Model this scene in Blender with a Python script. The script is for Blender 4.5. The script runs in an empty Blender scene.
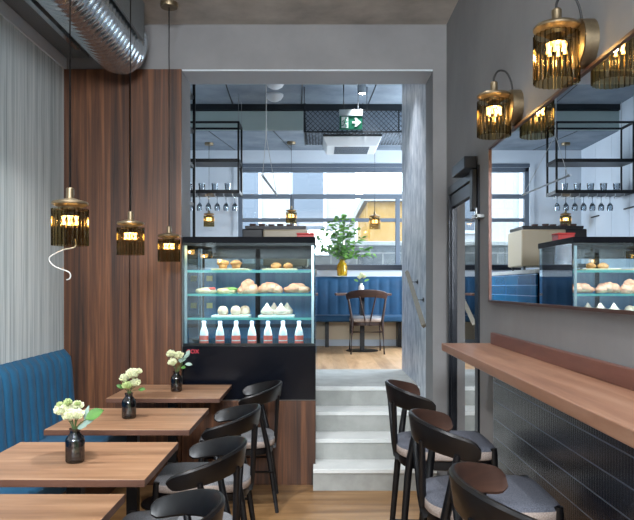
import bpy, bmesh, math, random
from mathutils import Vector, Matrix, noise
S = bpy.context.scene
COL = S.collection
PI = math.pi
random.seed(7)

# ------------------------------------------------------------------ camera, world, lights
cam_d = bpy.data.cameras.new('camera')
cam = bpy.data.objects.new('camera', cam_d); COL.objects.link(cam)
cam.location = (0, 0, 1.45); cam.rotation_euler = (PI/2, 0, 0)
cam_d.sensor_fit = 'HORIZONTAL'; cam_d.sensor_width = 36
cam_d.lens = 680/634*36
cam_d.shift_x = -1/634; cam_d.shift_y = 27/634
cam_d.clip_start = 0.05
S.camera = cam

world = bpy.data.worlds.new('sky'); S.world = world
world.use_nodes = True
wb = world.node_tree.nodes['Background']
wb.inputs[0].default_value = (0.84, 0.92, 1.0, 1)
wb.inputs[1].default_value = 5.6

S.view_settings.view_transform = 'Standard'
S.view_settings.look = 'None'
S.view_settings.gamma = 1
S.view_settings.use_curve_mapping = False
S.view_settings.exposure = 0.55

def area(name, loc, target, sx, sy, watts, col):
    d = bpy.data.lights.new(name, 'AREA'); d.shape = 'RECTANGLE'; d.size = sx; d.size_y = sy
    d.energy = watts; d.color = col
    o = bpy.data.objects.new(name, d); COL.objects.link(o)
    o.location = loc
    o.rotation_euler = (Vector(target) - Vector(loc)).to_track_quat('-Z', 'Y').to_euler()
    return o
# daylight through the shop window behind the camera
area('shopfront_daylight', (0.1, -2.36, 2.88), (-0.6, 3.4, 0.8), 1.5, .8, 225, (0.88, 0.94, 1.0))

# added fill light for the raised room, set in an added unseen window
area('upper_room_fill', (2.26, 8.2, 2.35), (-1.2, 8.1, 2.5), 1.7, 1.5, 64, (0.70, 0.85, 1.0))

# ------------------------------------------------------------------ materials
def lin(r, g, b):
    f = lambda c: (c/255/12.92) if c/255 <= 0.04045 else ((c/255+0.055)/1.055)**2.4
    return (f(r), f(g), f(b), 1)

def mat(name, col=(128,128,128), rough=0.5, metal=0.0, spec=0.5, emit=None, estr=0, sheen=0, coat=0):
    m = bpy.data.materials.new(name); m.use_nodes = True
    b = m.node_tree.nodes['Principled BSDF']
    b.inputs['Base Color'].default_value = lin(*col)
    b.inputs['Roughness'].default_value = rough
    b.inputs['Metallic'].default_value = metal
    b.inputs['Specular IOR Level'].default_value = spec
    if sheen: b.inputs['Sheen Weight'].default_value = sheen
    if coat: b.inputs['Coat Weight'].default_value = coat
    if emit:
        b.inputs['Emission Color'].default_value = lin(*emit)
        b.inputs['Emission Strength'].default_value = estr
    return m

def N(m, t, **kw):
    n = m.node_tree.nodes.new(t)
    for k, v in kw.items():
        if k in n.inputs: n.inputs[k].default_value = v
        else: setattr(n, k, v)
    return n
def L(m, a, b): m.node_tree.links.new(a, b)
def bsdf(m): return m.node_tree.nodes['Principled BSDF']

def ramp(m, fac, stops):
    r = N(m, 'ShaderNodeValToRGB')
    e = r.color_ramp.elements
    while len(e) < len(stops): e.new(0.5)
    for el, (p, c) in zip(e, stops):
        el.position = p; el.color = lin(*c)
    L(m, fac, r.inputs[0]); return r

def coords(m, scale=(1,1,1), rot=(0,0,0)):
    t = N(m, 'ShaderNodeTexCoord'); mp = N(m, 'ShaderNodeMapping')
    mp.inputs['Scale'].default_value = scale; mp.inputs['Rotation'].default_value = rot
    L(m, t.outputs['Object'], mp.inputs[0]); return mp.outputs[0]

def bump(m, height, strength=0.2, dist=0.01):
    b = N(m, 'ShaderNodeBump'); b.inputs['Strength'].default_value = strength; b.inputs['Distance'].default_value = dist
    L(m, height, b.inputs['Height']); L(m, b.outputs[0], bsdf(m).inputs['Normal'])

def wood(name, c0, c1, c2, scale=(1,1,1), rough=0.45, plank=None):
    """scale is small along the grain"""
    m = mat(name, c1, rough)
    co = coords(m, scale)
    n1 = N(m, 'ShaderNodeTexNoise', Scale=1.0, Detail=7.0, Roughness=0.62, Distortion=0.5)
    L(m, co, n1.inputs['Vector'])
    r = ramp(m, n1.outputs['Fac'], [(0.28, c0), (0.5, c1), (0.74, c2)])
    out = r.outputs[0]
    if plank:
        tc = N(m, 'ShaderNodeTexCoord'); sp = N(m, 'ShaderNodeSeparateXYZ'); L(m, tc.outputs['Object'], sp.inputs[0])
        d = N(m, 'ShaderNodeMath', operation='DIVIDE'); L(m, sp.outputs[plank[0]], d.inputs[0]); d.inputs[1].default_value = plank[1]
        f = N(m, 'ShaderNodeMath', operation='FLOOR'); L(m, d.outputs[0], f.inputs[0])
        w = N(m, 'ShaderNodeTexWhiteNoise'); w.noise_dimensions = '1D'; L(m, f.outputs[0], w.inputs['W'])
        mr = N(m, 'ShaderNodeMapRange'); L(m, w.outputs['Value'], mr.inputs[0])
        mr.inputs['To Min'].default_value = 0.84; mr.inputs['To Max'].default_value = 1.14
        mx = N(m, 'ShaderNodeMix', data_type='RGBA', blend_type='MULTIPLY'); mx.inputs[0].default_value = 1
        L(m, out, mx.inputs[6]); L(m, mr.outputs[0], mx.inputs[7]); out = mx.outputs[2]
    L(m, out, bsdf(m).inputs['Base Color'])
    bump(m, n1.outputs['Fac'], 0.08, 0.004)
    return m

def mottled(name, c0, c1, scale=3, rough=0.8, bstr=0.1, detail=6, stretch=(1,1,1), bdist=0.01):
    m = mat(name, c0, rough)
    co = coords(m, stretch)
    n1 = N(m, 'ShaderNodeTexNoise', Scale=scale, Detail=detail, Roughness=0.6); L(m, co, n1.inputs['Vector'])
    r = ramp(m, n1.outputs['Fac'], [(0.3, c0), (0.7, c1)])
    L(m, r.outputs[0], bsdf(m).inputs['Base Color'])
    if bstr: bump(m, n1.outputs['Fac'], bstr, bdist)
    return m

def glass(name, tint=(240,250,250), base_refl=0.04, rough=0.0, edge=None, gl=(255,255,255)):
    """thin pane: tinted see-through plus Fresnel reflection"""
    m = bpy.data.materials.new(name); m.use_nodes = True
    nt = m.node_tree; nt.nodes.clear()
    out = N(m, 'ShaderNodeOutputMaterial')
    tr = N(m, 'ShaderNodeBsdfTransparent'); tr.inputs[0].default_value = lin(*tint)
    g = N(m, 'ShaderNodeBsdfGlossy'); g.inputs['Roughness'].default_value = rough; g.inputs[0].default_value = lin(*gl)
    if edge:
        lw = N(m, 'ShaderNodeLayerWeight'); lw.inputs[0].default_value = 0.5
        r = ramp(m, lw.outputs['Facing'], [(0.05, tint), (0.85, edge)])
        L(m, r.outputs[0], tr.inputs[0])
    f = N(m, 'ShaderNodeFresnel'); f.inputs[0].default_value = 1.5
    a = N(m, 'ShaderNodeMath', operation='ADD'); a.use_clamp = True
    L(m, f.outputs[0], a.inputs[0]); a.inputs[1].default_value = base_refl
    mx = N(m, 'ShaderNodeMixShader')
    L(m, a.outputs[0], mx.inputs[0]); L(m, tr.outputs[0], mx.inputs[1]); L(m, g.outputs[0], mx.inputs[2])
    L(m, mx.outputs[0], out.inputs[0])
    return m

M = {}
M['walnut_v'] = wood('walnut_panel', (34,18,9), (86,51,29), (134,87,54), (26,26,0.7), 0.42, plank=('X',0.125))
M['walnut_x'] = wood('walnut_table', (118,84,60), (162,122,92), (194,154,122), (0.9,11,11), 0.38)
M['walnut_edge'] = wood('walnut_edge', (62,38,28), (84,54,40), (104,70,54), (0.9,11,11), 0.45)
M['counter_wood'] = wood('counter_wood', (120,84,66), (160,117,93), (190,150,124), (9,0.8,9), 0.36)
M['splash_wood'] = wood('splash_wood', (92,56,46), (116,74,62), (136,92,78), (9,0.8,9), 0.45)
M['oak'] = wood('oak_floor', (112,80,46), (150,112,70), (180,142,98), (1.2,9,3), 0.4, plank=('Y',0.14))
M['oak_upper'] = wood('oak_upper_floor', (150,112,76), (186,148,108), (206,172,134), (9,1.2,3), 0.45, plank=('X',0.16))
M['stain_inner'] = wood('dark_stained_veneer', (34,22,18), (58,38,30), (80,54,42), (3,3,26), 0.5)
M['chair_black'] = mat('black_stained_wood', (13,12,14), 0.36, spec=0.4)
M['dark_brown_wood'] = wood('dark_brown_wood', (40,24,18), (58,36,28), (76,48,38), (3,3,26), 0.45)
M['fabric'] = mottled('boucle_fabric', (148,134,126), (190,174,164), 190, 0.95, 0.6, 3, bdist=0.004)
M['fabric_light'] = mottled('light_grey_boucle_top', (108,110,114), (146,146,149), 190, 0.95, 0.6, 3, bdist=0.004)
M['fabric_top'] = mottled('grey_boucle_top', (74,77,87), (108,111,122), 190, 0.95, 0.6, 3, bdist=0.004)
M['velvet'] = mottled('blue_velvet', (9,72,106), (15,88,124), 5, 0.8, 0.0); bsdf(M['velvet']).inputs['Sheen Weight'].default_value = 0.06
M['velvet_blue'] = mottled('royal_blue_velvet', (8,56,88), (14,74,110), 5, 0.7, 0.0); bsdf(M['velvet_blue']).inputs['Sheen Weight'].default_value = 0.06
M['grey_wall'] = mottled('grey_plaster', (126,125,126), (140,139,139), 2.2, 0.75, 0.05)
M['white_wall'] = mottled('white_paint', (196,204,212), (206,213,220), 2, 0.8, 0.03)
M['cream_wall'] = mottled('cream_paint', (214,196,168), (222,206,180), 2, 0.8, 0.03)
M['concrete'] = mottled('concrete_ceiling', (158,153,146), (206,200,191), 2.6, 0.85, 0.15)
M['concrete_step'] = mottled('concrete_step', (150,152,148), (174,176,172), 6, 0.75, 0.08)
M['tread_edge'] = mottled('pale_tread', (214,218,216), (228,230,228), 6, 0.6, 0.03)
M['passage_plaster'] = mottled('trowelled_plaster', (146,158,174), (232,236,242), 11, 0.45, 0.4, 10, (1,1,0.6))
M['black_metal'] = mat('black_metal', (20,20,22), 0.4, 0.4)
M['blue_black_metal'] = mat('blue_black_metal', (18,24,34), 0.35, 0.3)
M['case_black'] = mat('case_black', (6,9,18), 0.2, spec=0.3)
M['case_top'] = mat('case_top_black', (5,8,16), 0.6, spec=0.1)
M['dark_grey_metal'] = mat('dark_grey_metal', (58,62,66), 0.45, 0.7)
M['window_grey'] = mat('window_frame_grey', (92,102,114), 0.5, 0.2)
M['brass'] = mottled('brushed_brass', (122,108,86), (148,132,106), 30, 0.42, 0.02); bsdf(M['brass']).inputs['Metallic'].default_value = 0.9
M['steel'] = mat('steel', (190,194,196), 0.28, 0.95)
M['spiral_steel'] = mottled('galvanised_steel', (186,198,206), (214,222,228), 9, 0.2, 0.02); bsdf(M['spiral_steel']).inputs['Metallic'].default_value = 0.95
M['white_plastic'] = mat('white_plastic', (226,230,232), 0.4)
M['white_ceramic'] = mat('white_ceramic', (236,236,232), 0.25)
M['cord'] = mat('black_cord', (16,15,15), 0.6)
M['white_cord'] = mat('pale_wire', (190,190,186), 0.5)
M['mirror'] = mat('mirror_silver', (236,240,244), 0.0, 1.0)
M['smoke_glass'] = glass('smoked_ribbed_glass', (198,184,148), 0.0, 0.05, edge=(40,34,25), gl=(165,155,136))
M['clear_glass'] = glass('clear_glass', (246,250,250), 0.0)
M['window_glass'] = glass('window_glass', (244,248,250), 0.02)
M['door_glass'] = glass('door_glass', (160,176,190), 0.4)
M['case_glass'] = glass('case_glass', (238,248,250), 0.01)
M['shelf_glass'] = glass('shelf_glass', (205,240,236), 0.02, edge=(90,190,180))
def body_mix(m, col, fac):
    out = [n for n in m.node_tree.nodes if n.type == 'OUTPUT_MATERIAL'][0]
    old = out.inputs[0].links[0].from_socket
    t = N(m, 'ShaderNodeBsdfTranslucent'); t.inputs[0].default_value = lin(*col)
    d = N(m, 'ShaderNodeBsdfDiffuse'); d.inputs[0].default_value = lin(*col)
    a = N(m, 'ShaderNodeMixShader'); L(m, t.outputs[0], a.inputs[1]); L(m, d.outputs[0], a.inputs[2])
    x = N(m, 'ShaderNodeMixShader'); x.inputs[0].default_value = fac
    L(m, old, x.inputs[1]); L(m, a.outputs[0], x.inputs[2]); L(m, x.outputs[0], out.inputs[0])
M['vase_glass'] = glass('dark_vase_glass', (204,206,212), 0.02, 0.03, edge=(60,60,70))
M['amber_glass'] = glass('yellow_vase_glass', (252,240,150), 0.01, 0.03, edge=(240,206,60)); body_mix(M['amber_glass'], (236,200,40), .3)
M['bulb'] = mat('warm_bulb', (255,220,160), 0.4, emit=(255,206,124), estr=9)
M['bulb_small'] = mat('warm_bulb_small', (255,220,160), 0.4, emit=(255,216,150), estr=6)
M['led'] = mat('led_strip', (255,255,255), 0.4, emit=(232,246,255), estr=4)
M['spot_emit'] = mat('spot_lens', (255,255,255), 0.4, emit=(255,250,240), estr=60)
M['dome'] = mat('opal_dome', (220,224,226), 0.3)
M['petal'] = mat('cream_petal', (232,234,198), 0.6, sheen=0.2)
M['petal_green'] = mat('pale_green_bud', (198,212,150), 0.6)
M['leaf'] = mottled('green_leaf', (56,98,44), (92,138,66), 14, 0.5, 0.0)
M['leaf_grey'] = mottled('eucalyptus_leaf', (120,148,136), (160,182,170), 14, 0.6, 0.0)
M['leaf_bright'] = mottled('bright_green_leaf', (88,138,58), (138,182,92), 20, 0.55, 0.0)
M['stem'] = mat('green_stem', (70,92,48), 0.6)
M['exit_green'] = mat('exit_green', (8,108,78), 0.45)
M['exit_white'] = mat('exit_white', (226,236,232), 0.45)
M['red'] = mat('red_plastic', (196,48,44), 0.45)
M['red_text'] = mat('red_lettering', (196,52,66), 0.5, emit=(196,52,66), estr=0.25)
M['milk'] = mat('milk_bottle', (238,242,244), 0.25)
M['red_label'] = mat('coral_label', (236,108,90), 0.5)
M['board'] = wood('light_board', (204,176,132), (222,196,154), (234,212,176), (1,12,12), 0.5)
M['white_board'] = mat('white_board', (234,232,226), 0.4)
M['bread'] = mottled('sugared_bread', (182,108,72), (218,164,136), 9, 0.8, 0.3, 5, bdist=0.02)
M['bread_dark'] = mottled('baked_crust', (130,78,36), (190,138,76), 12, 0.7, 0.3, 5)
M['flat_bread'] = mottled('filled_flatbread', (190,150,104), (216,192,156), 16, 0.8, 0.3, 5)
M['lettuce'] = mat('lettuce', (120,158,72), 0.6)
M['tomato'] = mat('tomato', (178,52,36), 0.4)
M['meringue'] = mottled('meringue', (178,150,128), (208,188,172), 6, 0.7, 0.05)
M['cream_ball'] = mottled('cream_bun', (170,126,92), (208,188,168), 5, 0.6, 0.05)
M['choc'] = mat('dark_pastry', (70,44,34), 0.5)
M['yellow_sticker'] = mat('yellow_tag', (222,214,130), 0.6)
M['cream_steel'] = mat('cream_enamel', (158,144,120), 0.4)
M['stone'] = None
M['render_wall'] = mottled('pale_facade', (150,154,156), (164,166,168), 0.5, 0.9, 0.0)
M['yellow_facade'] = mottled('ochre_facade', (150,116,52), (164,128,62), 0.6, 0.9, 0.0)
M['street'] = mottled('street', (74,76,78), (90,92,94), 3, 0.9, 0.0)
M['car_dark'] = mat('dark_car_paint', (30,32,38), 0.25)
M['tyre'] = mat('tyre', (16,16,16), 0.8)

def stone_mat():
    m = mat('grey_stone', (96,98,98), 0.9)
    t = N(m, 'ShaderNodeTexCoord'); mp = N(m, 'ShaderNodeMapping'); mp.inputs['Rotation'].default_value = (PI/2, 0, 0)
    L(m, t.outputs['Object'], mp.inputs[0])
    b = N(m, 'ShaderNodeTexBrick', Scale=1.0); b.inputs['Brick Width'].default_value = 0.42; b.inputs['Row Height'].default_value = 0.2
    b.inputs['Mortar Size'].default_value = 0.012
    b.inputs['Color1'].default_value = lin(84,88,88); b.inputs['Color2'].default_value = lin(112,114,112); b.inputs['Mortar'].default_value = lin(134,134,130)
    L(m, mp.outputs[0], b.inputs[0])
    n = N(m, 'ShaderNodeTexNoise', Scale=9.0, Detail=6.0); L(m, t.outputs['Object'], n.inputs[0])
    mr = N(m, 'ShaderNodeMapRange'); L(m, n.outputs['Fac'], mr.inputs[0]); mr.inputs['To Min'].default_value = 0.6; mr.inputs['To Max'].default_value = 1.4
    mx = N(m, 'ShaderNodeMix', data_type='RGBA', blend_type='MULTIPLY'); mx.inputs[0].default_value = 1
    L(m, b.outputs[0], mx.inputs[6]); L(m, mr.outputs[0], mx.inputs[7]); L(m, mx.outputs[2], bsdf(m).inputs['Base Color'])
    return m
M['stone'] = stone_mat()

def stripe_wall():
    m = mat('striated_plaster', (150,160,160), 0.8)
    n = N(m, 'ShaderNodeTexNoise', Scale=1.0, Detail=4.0, Roughness=0.7); L(m, coords(m, (1, 26, 0.25)), n.inputs[0])
    n2 = N(m, 'ShaderNodeTexNoise', Scale=1.0, Detail=5.0, Roughness=0.7); L(m, coords(m, (1, 90, 1.4)), n2.inputs[0])
    ad = N(m, 'ShaderNodeMath', operation='ADD'); L(m, n.outputs['Fac'], ad.inputs[0]); L(m, n2.outputs['Fac'], ad.inputs[1])
    h = N(m, 'ShaderNodeMath', operation='MULTIPLY'); h.inputs[1].default_value = 0.5; L(m, ad.outputs[0], h.inputs[0])
    r = ramp(m, h.outputs[0], [(0.38, (150,164,167)), (0.5, (196,206,208)), (0.6, (218,224,224))])
    L(m, r.outputs[0], bsdf(m).inputs['Base Color']); bump(m, h.outputs[0], 0.2, 0.006)
    return m
M['striated'] = stripe_wall()

def kitkat(name, c1, c2, grout, rows, w, axis):
    """stick tiles: axis = horizontal axis of the wall"""
    m = mat(name, c1, 0.26, spec=0.5)
    tc = N(m, 'ShaderNodeTexCoord'); sp = N(m, 'ShaderNodeSeparateXYZ'); L(m, tc.outputs['Object'], sp.inputs[0])
    def cell(sock, size):
        d = N(m, 'ShaderNodeMath', operation='DIVIDE'); L(m, sock, d.inputs[0]); d.inputs[1].default_value = size
        fl = N(m, 'ShaderNodeMath', operation='FLOOR'); L(m, d.outputs[0], fl.inputs[0])
        fr = N(m, 'ShaderNodeMath', operation='FRACT'); L(m, d.outputs[0], fr.inputs[0])
        return fl.outputs[0], fr.outputs[0]
    iu, fu = cell(sp.outputs[axis], w); iv, fv = cell(sp.outputs['Z'], rows)
    def edge(fr, frac):
        a = N(m, 'ShaderNodeMath', operation='SUBTRACT'); L(m, fr, a.inputs[0]); a.inputs[1].default_value = 0.5
        b = N(m, 'ShaderNodeMath', operation='ABSOLUTE'); L(m, a.outputs[0], b.inputs[0])
        c = N(m, 'ShaderNodeMath', operation='GREATER_THAN'); L(m, b.outputs[0], c.inputs[0]); c.inputs[1].default_value = 0.5 - frac
        return c.outputs[0], b.outputs[0]
    eu, du = edge(fu, 0.07); ev, dv = edge(fv, 0.03)
    mxm = N(m, 'ShaderNodeMath', operation='MAXIMUM'); L(m, eu, mxm.inputs[0]); L(m, ev, mxm.inputs[1])
    ml = N(m, 'ShaderNodeMath', operation='MULTIPLY'); ml.inputs[1].default_value = 0.05; L(m, eu, ml.inputs[0])
    mm = N(m, 'ShaderNodeMath', operation='MAXIMUM'); L(m, ml.outputs[0], mm.inputs[0]); L(m, ev, mm.inputs[1])
    cb = N(m, 'ShaderNodeCombineXYZ'); L(m, iu, cb.inputs[0]); L(m, iv, cb.inputs[1])
    wn = N(m, 'ShaderNodeTexWhiteNoise'); wn.noise_dimensions = '2D'; L(m, cb.outputs[0], wn.inputs[0])
    r = ramp(m, wn.outputs['Value'], [(0.0, c1), (1.0, c2)])
    mx = N(m, 'ShaderNodeMix', data_type='RGBA'); L(m, mm.outputs[0], mx.inputs[0]); L(m, r.outputs[0], mx.inputs[6]); mx.inputs[7].default_value = lin(*grout)
    L(m, mx.outputs[2], bsdf(m).inputs['Base Color'])
    # rounded stick profile + groove
    sq = N(m, 'ShaderNodeMath', operation='POWER'); L(m, du, sq.inputs[0]); sq.inputs[1].default_value = 2
    ng = N(m, 'ShaderNodeMath', operation='MULTIPLY_ADD'); L(m, sq.outputs[0], ng.inputs[0]); ng.inputs[1].default_value = -3.0; ng.inputs[2].default_value = 1.0
    sb = N(m, 'ShaderNodeMath', operation='SUBTRACT'); L(m, ng.outputs[0], sb.inputs[0]); L(m, ev, sb.inputs[1])
    bump(m, sb.outputs[0], 0.2, 0.003)
    return m
M['kitkat_black'] = kitkat('black_stick_tiles', (24,28,38), (32,37,50), (92,100,114), 0.095, 0.021, 'Y')
M['tile_blue'] = kitkat('blue_stick_tiles', (14,64,98), (26,88,124), (120,150,180), 0.094, 0.4, 'Y')
M['tile_blue_back'] = kitkat('dark_blue_slats', (56,110,154), (68,126,168), (22,54,80), 0.5, 0.028, 'X')

def perforated():
    m = mat('perforated_metal', (64,68,70), 0.5, 0.6)
    tc = N(m, 'ShaderNodeTexCoord'); w = N(m, 'ShaderNodeTexWave', Scale=26.0); w.bands_direction = 'Y'
    L(m, tc.outputs['Object'], w.inputs[0])
    w2 = N(m, 'ShaderNodeTexWave', Scale=26.0); w2.bands_direction = 'X'; L(m, tc.outputs['Object'], w2.inputs[0])
    mu = N(m, 'ShaderNodeMath', operation='MULTIPLY'); L(m, w.outputs['Fac'], mu.inputs[0]); L(m, w2.outputs['Fac'], mu.inputs[1])
    r = ramp(m, w.outputs['Fac'], [(0.3, (70,75,78)), (0.7, (176,182,184))])
    L(m, r.outputs[0], bsdf(m).inputs['Base Color']); bump(m, mu.outputs[0], 0.6, 0.01)
    return m
M['perforated'] = perforated()

# ------------------------------------------------------------------ mesh helpers
def nb(): return bmesh.new()

def bx(bm, x0, x1, y0, y1, z0, z1):
    v = [bm.verts.new((x, y, z)) for z in (z0, z1) for y in (y0, y1) for x in (x0, x1)]
    for f in ((0,2,3,1), (4,5,7,6), (0,1,5,4), (2,6,7,3), (0,4,6,2), (1,3,7,5)):
        bm.faces.new([v[i] for i in f])
    return bm

def frame_of(t, up=Vector((0,0,1))):
    t = t.normalized()
    if abs(t.dot(up)) > 0.95: up = Vector((1,0,0))
    a = t.cross(up).normalized(); b = a.cross(t).normalized()
    return a, b

def tube(bm, pts, r, seg=10, caps=True, flat=1.0):
    pts = [Vector(p) for p in pts]
    rs = r if isinstance(r, (list, tuple)) else [r]*len(pts)
    rings = []; pa = None
    for i, p in enumerate(pts):
        t = (pts[min(i+1, len(pts)-1)] - pts[max(i-1, 0)])
        if t.length < 1e-9: t = Vector((0,0,1))
        t.normalize()
        if pa is None: a, b = frame_of(t)
        else:
            a = (pa - t*pa.dot(t)).normalized(); b = t.cross(a).normalized()
        pa = a
        rings.append([bm.verts.new(p + a*math.cos(2*PI*k/seg)*rs[i] + b*math.sin(2*PI*k/seg)*rs[i]*flat) for k in range(seg)])
    for q in range(len(rings)-1):
        for k in range(seg):
            bm.faces.new((rings[q][k], rings[q][(k+1)%seg], rings[q+1][(k+1)%seg], rings[q+1][k]))
    if caps:
        bm.faces.new(rings[0][::-1]); bm.faces.new(rings[-1])
    return bm

def lathe(bm, prof, c=(0,0,0), seg=32, flute=0, amp=0):
    rings = []
    for r, z in prof:
        if r < 1e-6:
            rings.append([bm.verts.new((c[0], c[1], c[2]+z))]); continue
        ring = []
        for k in range(seg):
            th = 2*PI*k/seg
            rr = r*(1 + (amp*math.cos(flute*th) if flute else 0))
            ring.append(bm.verts.new((c[0]+rr*math.cos(th), c[1]+rr*math.sin(th), c[2]+z)))
        rings.append(ring)
    for a, b in zip(rings, rings[1:]):
        if len(a) == 1 and len(b) == 1: continue
        for k in range(seg):
            if len(a) == 1: bm.faces.new((a[0], b[(k+1)%seg], b[k]))
            elif len(b) == 1: bm.faces.new((a[k], a[(k+1)%seg], b[0]))
            else: bm.faces.new((a[k], a[(k+1)%seg], b[(k+1)%seg], b[k]))
    return bm

def ellipsoid(bm, c, r, seg=20, rows=12, lump=0.0, ls=3.0, seed=0, tip=0.0, flatb=True):
    c = Vector(c); rings = []
    for i in range(rows+1):
        ph = PI*i/rows
        ring = []
        for k in range(seg):
            th = 2*PI*k/seg
            d = Vector((math.sin(ph)*math.cos(th), math.sin(ph)*math.sin(th), -math.cos(ph)))
            s = 1 + lump*noise.noise(d*ls + Vector((seed*3.1, seed*1.7, 0)))
            v = Vector((d.x*r[0]*s, d.y*r[1]*s, d.z*r[2]*s))
            if tip and d.z > 0: v.z += tip*max(0, d.z)**14
            if flatb: v.z = max(v.z, -r[2]*0.72)
            ring.append(c+v)
        rings.append(ring)
    vr = [[bm.verts.new(rings[0][0])]] + [[bm.verts.new(p) for p in ring] for ring in rings[1:-1]] + [[bm.verts.new(rings[-1][0])]]
    for a, b in zip(vr, vr[1:]):
        for k in range(seg):
            if len(a) == 1: bm.faces.new((a[0], b[(k+1)%seg], b[k]))
            elif len(b) == 1: bm.faces.new((a[k], a[(k+1)%seg], b[0]))
            else: bm.faces.new((a[k], a[(k+1)%seg], b[(k+1)%seg], b[k]))
    return bm

def obj(name, bm, m, parent=None, loc=(0,0,0), smooth=False, bevel=0, sub=0, weld=False):
    bmesh.ops.recalc_face_normals(bm, faces=bm.faces)
    me = bpy.data.meshes.new(name); bm.to_mesh(me); bm.free()
    if isinstance(m, str): m = M[m]
    me.materials.append(m)
    if smooth:
        for p in me.polygons: p.use_smooth = True
        if smooth != 'all':
            me.set_sharp_from_angle(angle=math.radians(smooth if smooth is not True else 40))
    o = bpy.data.objects.new(name, me); COL.objects.link(o); o.location = loc
    if parent: o.parent = parent
    if bevel:
        b = o.modifiers.new('bevel', 'BEVEL'); b.width = bevel; b.segments = 2; b.limit_method = 'ANGLE'; b.angle_limit = math.radians(40)
        for p in me.polygons: p.use_smooth = True
        me.set_sharp_from_angle(angle=math.radians(40))
    if sub:
        s = o.modifiers.new('subdivision', 'SUBSURF'); s.levels = sub; s.render_levels = sub
    return o

def tag(o, label, cat, group=None, kind=None):
    o['label'] = label; o['category'] = cat
    if group: o['group'] = group
    if kind: o['kind'] = kind
    return o
def thing(name, label, cat, loc=(0,0,0), rz=0, group=None):
    o = bpy.data.objects.new(name, None); COL.objects.link(o); o.empty_display_size = 0.1
    o.location = loc; o.rotation_euler = (0,0,rz)
    return tag(o, label, cat, group)
def struct(name, bm, m, label=None, parent=None, **kw):
    o = obj(name, bm, m, parent, **kw)
    if not parent:
        o['kind'] = 'structure'
        if label: o['label'] = label
    return o
def dup(root, loc, rz=None, label=None, group=None):
    def rec(o, par):
        c = o.copy(); COL.objects.link(c)
        if par: c.parent = par
        for ch in list(o.children): rec(ch, c)
        return c
    r = rec(root, None); r.location = loc
    if rz is not None: r.rotation_euler = (0,0,rz)
    if label: r['label'] = label
    if group: r['group'] = group
    return r

# ------------------------------------------------------------------ the setting: lower room
XL, XR, YB, YF, ZC = -1.86, 0.945, 5.0, -2.4, 3.38
UF = 0.62            # upper floor level
YU = 9.6             # far wall of the upper room
XUL, XUR = -1.86, 2.2

def grid_floor(name, x0, x1, y0, y1, z0, z1, m):
    return struct(name, bx(nb(), x0, x1, y0, y1, z0, z1), m)
grid_floor('floor', XL-.2, 2.1, YF-.2, 5.0, -.1, 0, 'oak')['label'] = 'oak plank floor of the lower room'
b = nb(); bx(b, XL-.2, XR+.2, YF-.2, YB, ZC, ZC+.1)
struct('ceiling', b, 'concrete', 'raw concrete ceiling over the lower room')
b = nb(); bx(b, XL-.2, XL, YF-.2, YB, 0, 3.05)
struct('wall_left', b, 'striated', 'pale vertically striated wall behind the bench')
b = nb(); bx(b, XL-.2, XL, YF-.2, YB, 3.05, ZC); bx(b, XL, XL+.012, YF, YB, 3.045, 3.13)
struct('trim_1', b, 'white_wall', 'plain grey band along the top of the left wall')
# right wall with the door opening
DY0, DY1, DZ = 3.97, 4.9, 2.165
b = nb()
bx(b, XR, XR+.2, YF-.2, DY0, 0, ZC); bx(b, XR, XR+.2, DY0, DY1, DZ, ZC); bx(b, XR, XR+.2, DY1, YB, 0, ZC)
struct('wall_right', b, 'grey_wall', 'grey plastered wall carrying the long mirror')
# front wall with shop window, behind the camera
b = nb()
bx(b, XL, -.75, YF-.2, YF, 0, ZC); bx(b, .9, XR, YF-.2, YF, 0, ZC); bx(b, -.75, .9, YF-.2, YF, 0, 2.4); bx(b, -.75, .9, YF-.2, YF, 3.32, ZC)
struct('wall_front', b, 'grey_wall')
# back wall: left part, lintel, right pillar
b = nb(); bx(b, XL-.2, -1.0, YB, YB+.33, 0, 3.8); bx(b, -1.0, .845, YB, YB+.33, 3.05, 3.8); bx(b, .845, XR+.2, YB, YB+.33, 0, 3.8)
struct('wall_back', b, 'grey_wall', 'grey end wall with the wide opening up to the raised room')
# added unseen box behind the door, keeps daylight off its glass
b = nb(); bx(b, 1.9, 2.0, 3.0, 6.7, -.1, 2.6); bx(b, 1.145, 2.0, 2.9, 3.0, -.1, 2.6); bx(b, 1.145, 2.0, 3.0, 6.7, 2.5, 2.6); bx(b, 1.145, 2.0, 5.34, 5.44, -.1, 2.6)
struct('wall_light_blocker', b, 'grey_wall')
b = nb(); bx(b, -.999, .844, YB+.001, YB+.329, 3.038, 3.05); struct('trim_11', b, 'white_wall', 'white strip on the underside of the wide opening')  # paler strip over the grey underside of the lintel
# walnut cladding
b = nb(); bx(b, XL, -1.381, YB-.025, YB, 0, 3.045); bx(b, -1.377, -1.0, YB-.025, YB, 0, 3.045)
struct('trim_2', b, 'walnut_v', 'tall walnut wall cladding at the end of the bench', bevel=.002)
b = nb(); bx(b, -.998, -.58, YB-.02, YB+.01, 0, UF-.004); bx(b, -.577, -.018, YB-.02, YB+.01, 0, UF-.004)
struct('trim_3', b, 'walnut_v', 'walnut cladding below the pastry case', bevel=.002)

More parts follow.
